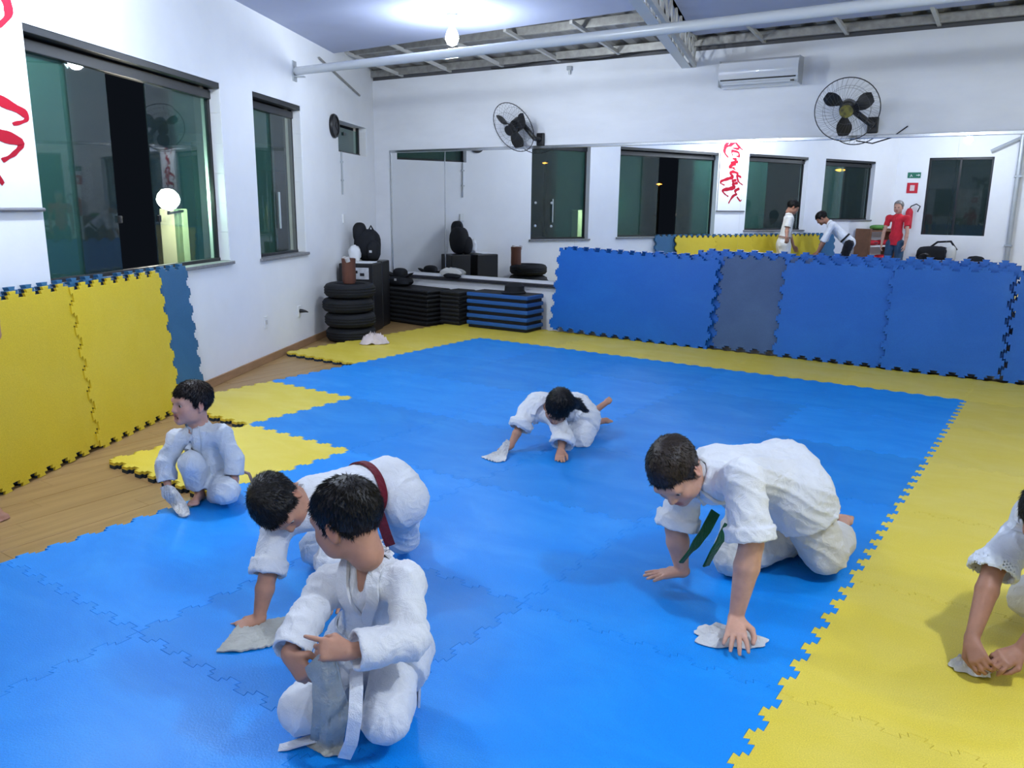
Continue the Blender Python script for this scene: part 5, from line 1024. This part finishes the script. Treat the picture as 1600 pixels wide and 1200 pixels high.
rag_sheet('cleaning_rag', [[at(476, 1044, f=1.93), at(500, 1020, f=1.90), at(527, 1030, f=1.90)], [at(487, 1072, f=1.93), at(507, 1056, f=1.90), at(533, 1062, f=1.91)], [at(490, 1105, f=1.94), at(512, 1098, f=1.91), at(545, 1100, f=1.93)], [at(487, 1140, f=1.97), at(512, 1140, f=1.93), at(541, 1135, f=1.95)], [at(484, 1158, z=0.012), at(512, 1168, z=0.012), at(536, 1165, z=0.014)], [at(478, 1164, z=0.006), at(508, 1182, z=0.006), at(538, 1180, z=0.006)]], M_RAGG, 'long grey rag hanging from the hands of the boy kneeling in front', seed=4, axis=(0, 0, 1), amp=0.006, freq=90)

# 2 boy with the dark red belt behind him, on all fours
J = dict(pel=at(606, 757, f=3.20), che=at(500, 775, f=2.98), nek=at(472, 778, f=2.91), hed=at(437, 787, f=2.81), sa=at(434, 822, f=2.85), sb=at(520, 800, f=2.86), ea=at(418, 900, f=2.74), wa=at(404, 968, f=2.69), eb=at(520, 870, f=2.72), wb=at(520, 930, f=2.70),
         ha=at(575, 778, f=3.26), hb=at(628, 782, f=3.14), ka=at(496, 855, f=3.16), kb=at(628, 838, f=3.26), fa=at(580, 800, f=3.52), fb=at(622, 788, f=3.55), ta=at(596, 772, f=3.62), tb=at(618, 755, f=3.64))
boy2, f2, b2, ax2 = person('person', 'boy with dark red belt crawling behind the front boy, head down over a grey rag', J, D(-0.3, -0.1, -1), sc=0.84, thick=1.1, arm=1.15, hs=1.07, face=D(0.34, -0.46, -0.82), hup=D(-0.46, -0.78, 0.42), sk=SK1, hair=HR, jm=M_GI, tm=M_GIO, sleeve={'a': -0.02, 'b': 0.3}, roll=0.055, leg={'a': 0.85, 'b': 0.85}, belt=BELT_BR, belt_z=0.36, seed=11, hemf=0.16,
    hands={'a': dict(d=D(-0.80, -0.35, -0.22), n=D(-0.1, -0.3, 1), side=1, curl=(0.05, 0.05, 0.08, 0.1), spread=0.2, sc=0.92), 'b': dict(d=D(-0.1, -1, -0.1), n=(0, 0, 1), side=-1, curl=(0.05,)*4)}, feetup={'a': D(0, 0.3, -1), 'b': D(0.1, 0.3, -1)})
p0 = lambda x, y: at(x, y, z=0.006)
rag_sheet('cleaning_rag', [[p0(338, 1018), p0(362, 990), p0(380, 966)], [p0(372, 1018), p0(395, 996), p0(404, 972)], [p0(410, 1012), p0(424, 990), p0(428, 968)], [p0(445, 1002), p0(450, 980), p0(452, 962)], [p0(470, 985), p0(472, 970), p0(474, 958)]], M_RAGG, 'grey rag flat on the mat under the hand of the red belted boy', seed=8, amp=0.008, freq=90, thick=0.006)

strip_on('belt_end', None, [at(588, 790, f=3.0), at(596, 812, f=3.0), at(604, 836, f=3.02), at(610, 852, f=3.04)], 0.040, BELT_BR, boy2, proj=False, wdir=D(0.8, 0.2, 0.35), n=14, thick=0.004)

# 3 small boy squatting at the left
J = dict(pel=at(338, 742, f=4.02), che=at(314, 684, f=3.95), nek=at(312, 666, f=3.94), hed=at(299, 630, f=3.91), sa=at(277, 686, f=3.90), sb=at(347, 678, f=3.92), ea=at(258, 724, f=3.86), wa=at(262, 757, f=3.83), eb=at(366, 718, f=3.90), wb=at(366, 752, f=3.87),
         ha=at(322, 745, f=4.02), hb=at(350, 748, f=4.0), ka=at(298, 724, f=3.84), kb=at(354, 768, f=3.80), fa=at(312, 770, f=3.93), fb=at(330, 772, f=4.02), ta=at(300, 782, f=3.82), tb=at(300, 778, f=4.10))
boy3, f3, b3, ax3 = person('person', 'small boy in white uniform squatting by the wood floor, open mouth, looking left', J, D(-0.35, -1, 0), sc=0.74, thick=1.06, hs=1.0, face=D(-0.62, -0.78, 0.03), hup=D(0.03, 0.05, 1), sk=SK4, hair=HRB, jm=M_GIO, tm=M_GIO, sleeve={'a': 0.85, 'b': 0.72}, leg={'a': 0.72, 'b': 0.9}, belt=BELT_T, belt_z=0.30, seed=21, mouth=1.0, hem=False, belt_strip=False,
    hands={'a': dict(d=D(0.25, -0.3, -0.9), n=D(-0.8, -0.6, 0), side=1, curl=(0.6, 0.65, 0.7, 0.7), tc=0.4, sc=0.8), 'b': dict(d=D(-0.25, -0.3, -0.9), n=D(0.8, -0.6, 0), side=-1, curl=(0.4, 0.45, 0.5, 0.5), sc=0.8)}, feetup={'a': (0, 0, 1), 'b': (0, 0, 1)})
mb = MB(); mb.tube([at(372, 742, f=3.98), at(380, 737, f=3.95), at(389, 740, f=3.93), at(394, 752, f=3.92), at(394, 764, f=3.93), at(391, 775, f=3.95)], [0.007, 0.008, 0.008, 0.008, 0.008, 0.007], 8); mb.build('belt_end', BELT_T, boy3, smooth=True)
rag_sheet('cleaning_rag', [[at(250, 762, f=3.80), at(262, 757, f=3.79), at(274, 762, f=3.80)], [at(254, 776, f=3.79), at(268, 770, f=3.77), at(282, 774, f=3.79)], [at(266, 788, f=3.80), at(278, 784, f=3.77), at(291, 786, f=3.79)], [at(276, 802, z=0.02), at(287, 803, z=0.02), at(296, 798, z=0.02)], [at(281, 806, z=0.008), at(289, 808, z=0.008), at(296, 804, z=0.008)]], M_RAGW, 'pale rag hanging from the hand of the small squatting boy', seed=14, axis=(0, 0, 1), amp=0.006, freq=120)

# 4 child with long dark hair bending in the middle
J = dict(pel=at(898, 640, f=5.26), che=at(842, 630, f=5.04), nek=at(852, 640, f=4.95), hed=at(872, 636, f=4.80), sa=at(824, 642, f=4.98), sb=at(870, 655, f=4.88), ea=at(812, 668, f=4.90), wa=at(797, 698, f=4.84), eb=at(880, 684, f=4.80), wb=at(876, 704, f=4.74),
         ha=at(885, 650, f=5.28), hb=at(912, 655, f=5.20), ka=at(888, 688, f=5.05), kb=at(906, 688, f=5.02), fa=at(922, 650, f=5.42), fb=at(926, 662, f=5.24), ta=at(956, 628, f=5.50), tb=at(952, 662, f=5.30))
ex = [(J['hed']+D(0.6, -0.2, 0.3)*0.07, at(900, 630, f=4.88), 0.045, 0.030), (at(900, 630, f=4.88), at(914, 640, f=4.90), 0.030, 0.014)]
girl, f4, b4, ax4 = person('person', 'child with long dark hair bent low in the middle of the blue mats', J, D(-0.2, -0.5, -1), sc=0.80, thick=1.18, hs=1.0, face=D(-0.20, -0.60, -0.8), hup=D(0.1, -0.85, 0.5), sk=SK1, hair=HR, jm=M_GI, tm=M_GI, sleeve={'a': 0.02, 'b': 0.55}, roll=0.05, leg={'a': 0.6, 'b': 0.6}, belt=BELT_W, seed=31, hair_extra=ex, hair_len=1.3, h=0.006, fringe=0.02, vcut=False, necko=0, sw=1.12,
    hands={'a': dict(d=D(-0.8, -0.3, -0.3), n=D(-0.1, -0.2, 1), side=1, curl=(0.7, 0.75, 0.8, 0.8), tc=0.4, sc=0.88), 'b': dict(d=D(-0.1, -0.9, -0.2), n=(0, 0, 1), side=-1, curl=(0.25, 0.25, 0.3, 0.3), sc=0.88)}, feetup={'a': D(0, 0.2, -1), 'b': D(0, 0.2, -1)})
rag_sheet('cleaning_rag', [[at(797, 690, f=4.80), at(792, 686, f=4.80), at(787, 692, f=4.80)], [at(794, 705, f=4.76), at(786, 700, f=4.76), at(778, 704, f=4.77)], [p0(790, 720), p0(778, 712), p0(766, 709)], [p0(775, 722), p0(762, 718), p0(752, 714)]], M_RAGW, 'pale rag pushed along the mat by the child with long hair', seed=24, amp=0.007, freq=110)

# 5 big boy with the green belt
J = dict(pel=at(1222, 742, f=3.20), che=at(1128, 738, f=2.94), nek=at(1094, 738, f=2.87), hed=at(1055, 737, f=2.81), sa=at(1072, 765, f=3.02), sb=at(1162, 745, f=2.72), ea=at(1056, 826, f=3.00), wa=at(1066, 893, f=2.99), eb=at(1174, 850, f=2.64), wb=at(1150, 965, f=2.63),
         ha=at(1190, 765, f=3.26), hb=at(1245, 770, f=3.10), ka=at(1148, 866, f=3.14), kb=at(1288, 862, f=3.12), fa=at(1285, 822, f=3.50), fb=at(1312, 838, f=3.44), ta=at(1300, 796, f=3.64), tb=at(1318, 815, f=3.56))
boy5, f5, b5, ax5 = person('person', 'big boy with green belt on hands and knees by the yellow border', J, D(-0.35, -0.15, -1), sc=0.98, thick=1.22, arm=1.30, hs=1.13, face=D(-0.30, -0.58, -0.80), hup=D(-0.55, -0.42, 0.70), sk=SK2, hair=HRB, jm=M_GI, tm=M_GIW, sleeve={'a': -0.04, 'b': -0.04}, roll=0.05, leg={'a': 0.86, 'b': 0.86}, belt=BELT_G, belt_z=0.30, seed=41, hair_len=0.75, belt_strip=False, look=D(-0.25, -0.55, -0.95),
    hands={'a': dict(d=D(-0.95, -0.05, -0.12), n=D(0, 0, 1), side=1, curl=(0.03, 0.03, 0.05, 0.08), spread=0.2, thumb=0.9, sc=1.0), 'b': dict(d=D(-0.25, -0.95, -0.2), n=D(0, -0.2, 1), side=-1, curl=(0.22, 0.25, 0.25, 0.25), spread=0.3, thumb=0.9, sc=1.05)}, feetup={'a': D(0.1, 0.5, -0.6), 'b': D(0.1, 0.5, -0.6)})
strip_on('belt_end', None, [at(1118, 800, f=2.97), at(1102, 830, f=2.93), at(1082, 857, f=2.90), at(1064, 879, f=2.90)], 0.040, BELT_G, boy5, proj=False, wdir=D(0.75, 0.4, 0.5), n=16, thick=0.004)
strip_on('belt_end', None, [at(1138, 820, f=2.97), at(1126, 843, f=2.95), at(1112, 866, f=2.94), at(1103, 884, f=2.95)], 0.040, BELT_G, boy5, proj=False, wdir=D(0.75, 0.4, 0.5), n=16, thick=0.004)
rag_flat('cleaning_rag', at(1136, 998, z=0), RV+0.25*FH*-1, 0.125, 0.075, M_RAGW, 'pale rag under the flat hand of the big boy with green belt', seed=31, hgt=0.03, amp=0.016, press=at(1138, 985, z=0))

# 6 boy cut by the right edge of the picture
J = dict(pel=at(1740, 850, f=2.75), che=at(1640, 820, f=2.62), nek=at(1626, 800, f=2.58), hed=at(1638, 806, f=2.44), sa=at(1598, 835, f=2.66), sb=at(1690, 850, f=2.45), ea=at(1552, 890, f=2.55), wa=at(1518, 1000, f=2.43), eb=at(1660, 950, f=2.36), wb=at(1592, 1018, f=2.38),
         ha=at(1700, 880, f=2.85), hb=at(1760, 900, f=2.65), ka=at(1612, 935, f=2.72), kb=at(1740, 1020, f=2.50), fa=at(1760, 930, f=3.05), fb=at(1860, 1000, f=2.85), ta=at(1800, 900, f=3.2), tb=at(1900, 980, f=3.0))
boy6, f6, b6, ax6 = person('person', 'boy in white uniform at the right edge, wiping the yellow mats with both hands', J, D(-0.5, -0.2, -1), sc=0.88, thick=1.1, arm=1.15, hs=1.0, face=D(-0.5, -0.5, -0.7), hup=D(-0.4, -0.4, 0.75), sk=SK3, hair=HR, jm=M_GIO, tm=M_GIW, sleeve={'a': 0.02, 'b': 0.1}, roll=0.0, sw=1.28, belt=BELT_W, seed=51, h=0.005,
    hands={'a': dict(d=D(-0.10, -0.85, -0.45), n=D(-0.7, -0.2, 0.6), side=1, curl=(0.7, 0.75, 0.8, 0.85), tc=0.4, sc=0.92), 'b': dict(d=D(-0.9, -0.35, -0.15), n=D(0.1, -0.5, 0.85), side=-1, curl=(0.65, 0.7, 0.75, 0.8), tc=0.4, sc=0.92)}, feetup={'a': (0, 0, -1), 'b': (0, 0, -1)})
rag_flat('cleaning_rag', at(1520, 1046, z=0), RV, 0.07, 0.05, M_RAGW, 'small white rag squeezed between the hands of the right edge boy', seed=37, hgt=0.06, amp=0.02)
rag_flat('cleaning_rag', at(583, 537, z=0), RV, 0.15, 0.10, M_RAGP, 'crumpled pinkish rag lying alone on the yellow mat near the tyres', seed=41, hgt=0.15, amp=0.035)

# 7 the adult whose hand and toes show at the left edge, also seen in the mirror; 8 and 9 seen only in the mirror
def standing(base, fr, H, lean=0.0, arms=None, gz=FLOOR_Z):
    """joints of a standing adult of height H facing fr, bent forward at the hips by lean"""
    fr = unit(fr); rt = np.cross(fr, A2([0, 0, 1])); b = A2([base[0], base[1], gz]); k = H/1.75; up = unit(A2([0, 0, 1])*math.cos(lean)+fr*math.sin(lean))
    pel = b+A2([0, 0, 0.92*k])-fr*0.10*math.sin(lean); P = lambda u, r=0.0, f_=0.0: pel+up*u*k+rt*r*k+unit(np.cross(rt, up)*-1)*0+fr*f_*k
    J = dict(pel=pel, che=P(0.42), nek=P(0.55), hed=P(0.70, 0, 0.04), sa=P(0.48, -0.18), sb=P(0.48, 0.18), ha=pel+rt*-0.09*k-A2([0, 0, 0.04]), hb=pel+rt*0.09*k-A2([0, 0, 0.04]), ka=b+rt*-0.11*k+fr*0.03+A2([0, 0, 0.49*k]), kb=b+rt*0.11*k+fr*0.03+A2([0, 0, 0.49*k]),
             fa=b+rt*-0.12*k-fr*0.03+A2([0, 0, 0.08]), fb=b+rt*0.12*k-fr*0.03+A2([0, 0, 0.08]), ta=b+rt*-0.15*k+fr*0.17+A2([0, 0, 0.03]), tb=b+rt*0.15*k+fr*0.17+A2([0, 0, 0.03]))
    for q, s_ in (('a', -1), ('b', 1)):
        a_ = (arms or {}).get(q, (0.06, 0.05)); J['e'+q] = J['s'+q]+rt*s_*0.05*k+fr*a_[0]*k-A2([0, 0, 0.29*k]); J['w'+q] = J['e'+q]+rt*s_*0.0+fr*a_[1]*k-A2([0, 0, 0.25*k])
    hd = {q: dict(d=J['w'+q]-J['e'+q]+fr*0.04, n=rt*(-1 if q == 'a' else 1)+fr*0.2, side=1 if q == 'a' else -1, curl=(0.3, 0.35, 0.4, 0.45), sc=k) for q in 'ab'}
    return J, fr, hd, up, k
pw = mirror_ray(1242, 303, 15.2); pb_ = mirror_ray(1330, 330, 15.6); pr = mirror_ray(1408, 301, 15.9)
foot = at(-12, 800, z=FLOOR_Z)
base7 = A2([pw[0]-0.12, pw[1]-0.02, 0]); fr7 = unit(A2([0.9, -0.35, 0]))
J, fr, hd, up_, k_ = standing(base7, fr7, 1.72, 0.12, {'a': (0.10, 0.16), 'b': (0.08, 0.10)})
J['ta'] = at(8, 806, z=FLOOR_Z+0.03); J['fa'] = J['ta']-A2([0.20, 0.0, -0.05]); J['wa'] = at(-9, 500, f=3.56); J['ea'] = lerp(J['sa'], J['wa'], 0.5)+A2([-0.03, -0.03, -0.02]); hd['a']['d'] = D(0.12, 0, -1); hd['a']['curl'] = (0.6, 0.65, 0.7, 0.7)
person('person', 'adult in white uniform cut by the left edge, whole figure seen only in the mirror', J, fr, sc=k_, face=fr7+A2([0, 0, -0.5]), hup=up_+fr7*0.4, sk=SK3, hair=HR, jm=M_GIW, tm=M_GIW, sleeve={'a': -0.15, 'b': -0.15}, belt=BELT_T, seed=61, h=0.007, ch=0.010, hands=hd, ground=FLOOR_Z, hs=1.12, arm=1.05, thick=1.05, necko=0)
base8 = A2([pb_[0]-0.05, pb_[1], 0]); fr8 = unit(A2([-0.85, 0.1, 0]))
J, fr, hd, up_, k_ = standing(base8, fr8, 1.70, 0.85, {'a': (0.10, 0.10), 'b': (0.12, 0.10)}, gz=0.0)
M_HAK = cloth('black_hakama', (0.010, 0.010, 0.014), 200)
person('person', 'adult in white jacket and wide black trousers bending forward, seen in the mirror', J, fr, sc=k_, face=fr8+A2([0, 0, -1.0]), hup=up_+fr8*0.4, sk=SK3, hair=HR, jm=M_GI, tm=M_HAK, sleeve={'a': 0.1, 'b': 0.1}, belt=M_HAK, seed=71, h=0.007, ch=0.010, hands=hd, ground=0.0, hs=1.12, hem=False, necko=0)
base9 = A2([pr[0], pr[1], 0]); fr9 = unit(A2([-0.25, 1.0, 0]))
J, fr, hd, up_, k_ = standing(base9, fr9, 1.70, 0.0, gz=0.0)
person('person', 'grey haired adult in red t-shirt and jeans standing, seen in the mirror', J, fr, sc=k_, face=fr9+A2([0, 0, -0.15]), hup=(0, 0, 1), sk=SK2, hair=HRG, jacket='shirt', jm=cloth('red_cotton', (0.62, 0.025, 0.040), 200), tm=cloth('jeans', (0.035, 0.075, 0.13), 300), sleeve={'a': -0.45, 'b': -0.45}, seed=81, h=0.007, ch=0.010, hands=hd, ground=0.0, hs=1.12, hem=False, hair_len=0.5, fringe=0.075)
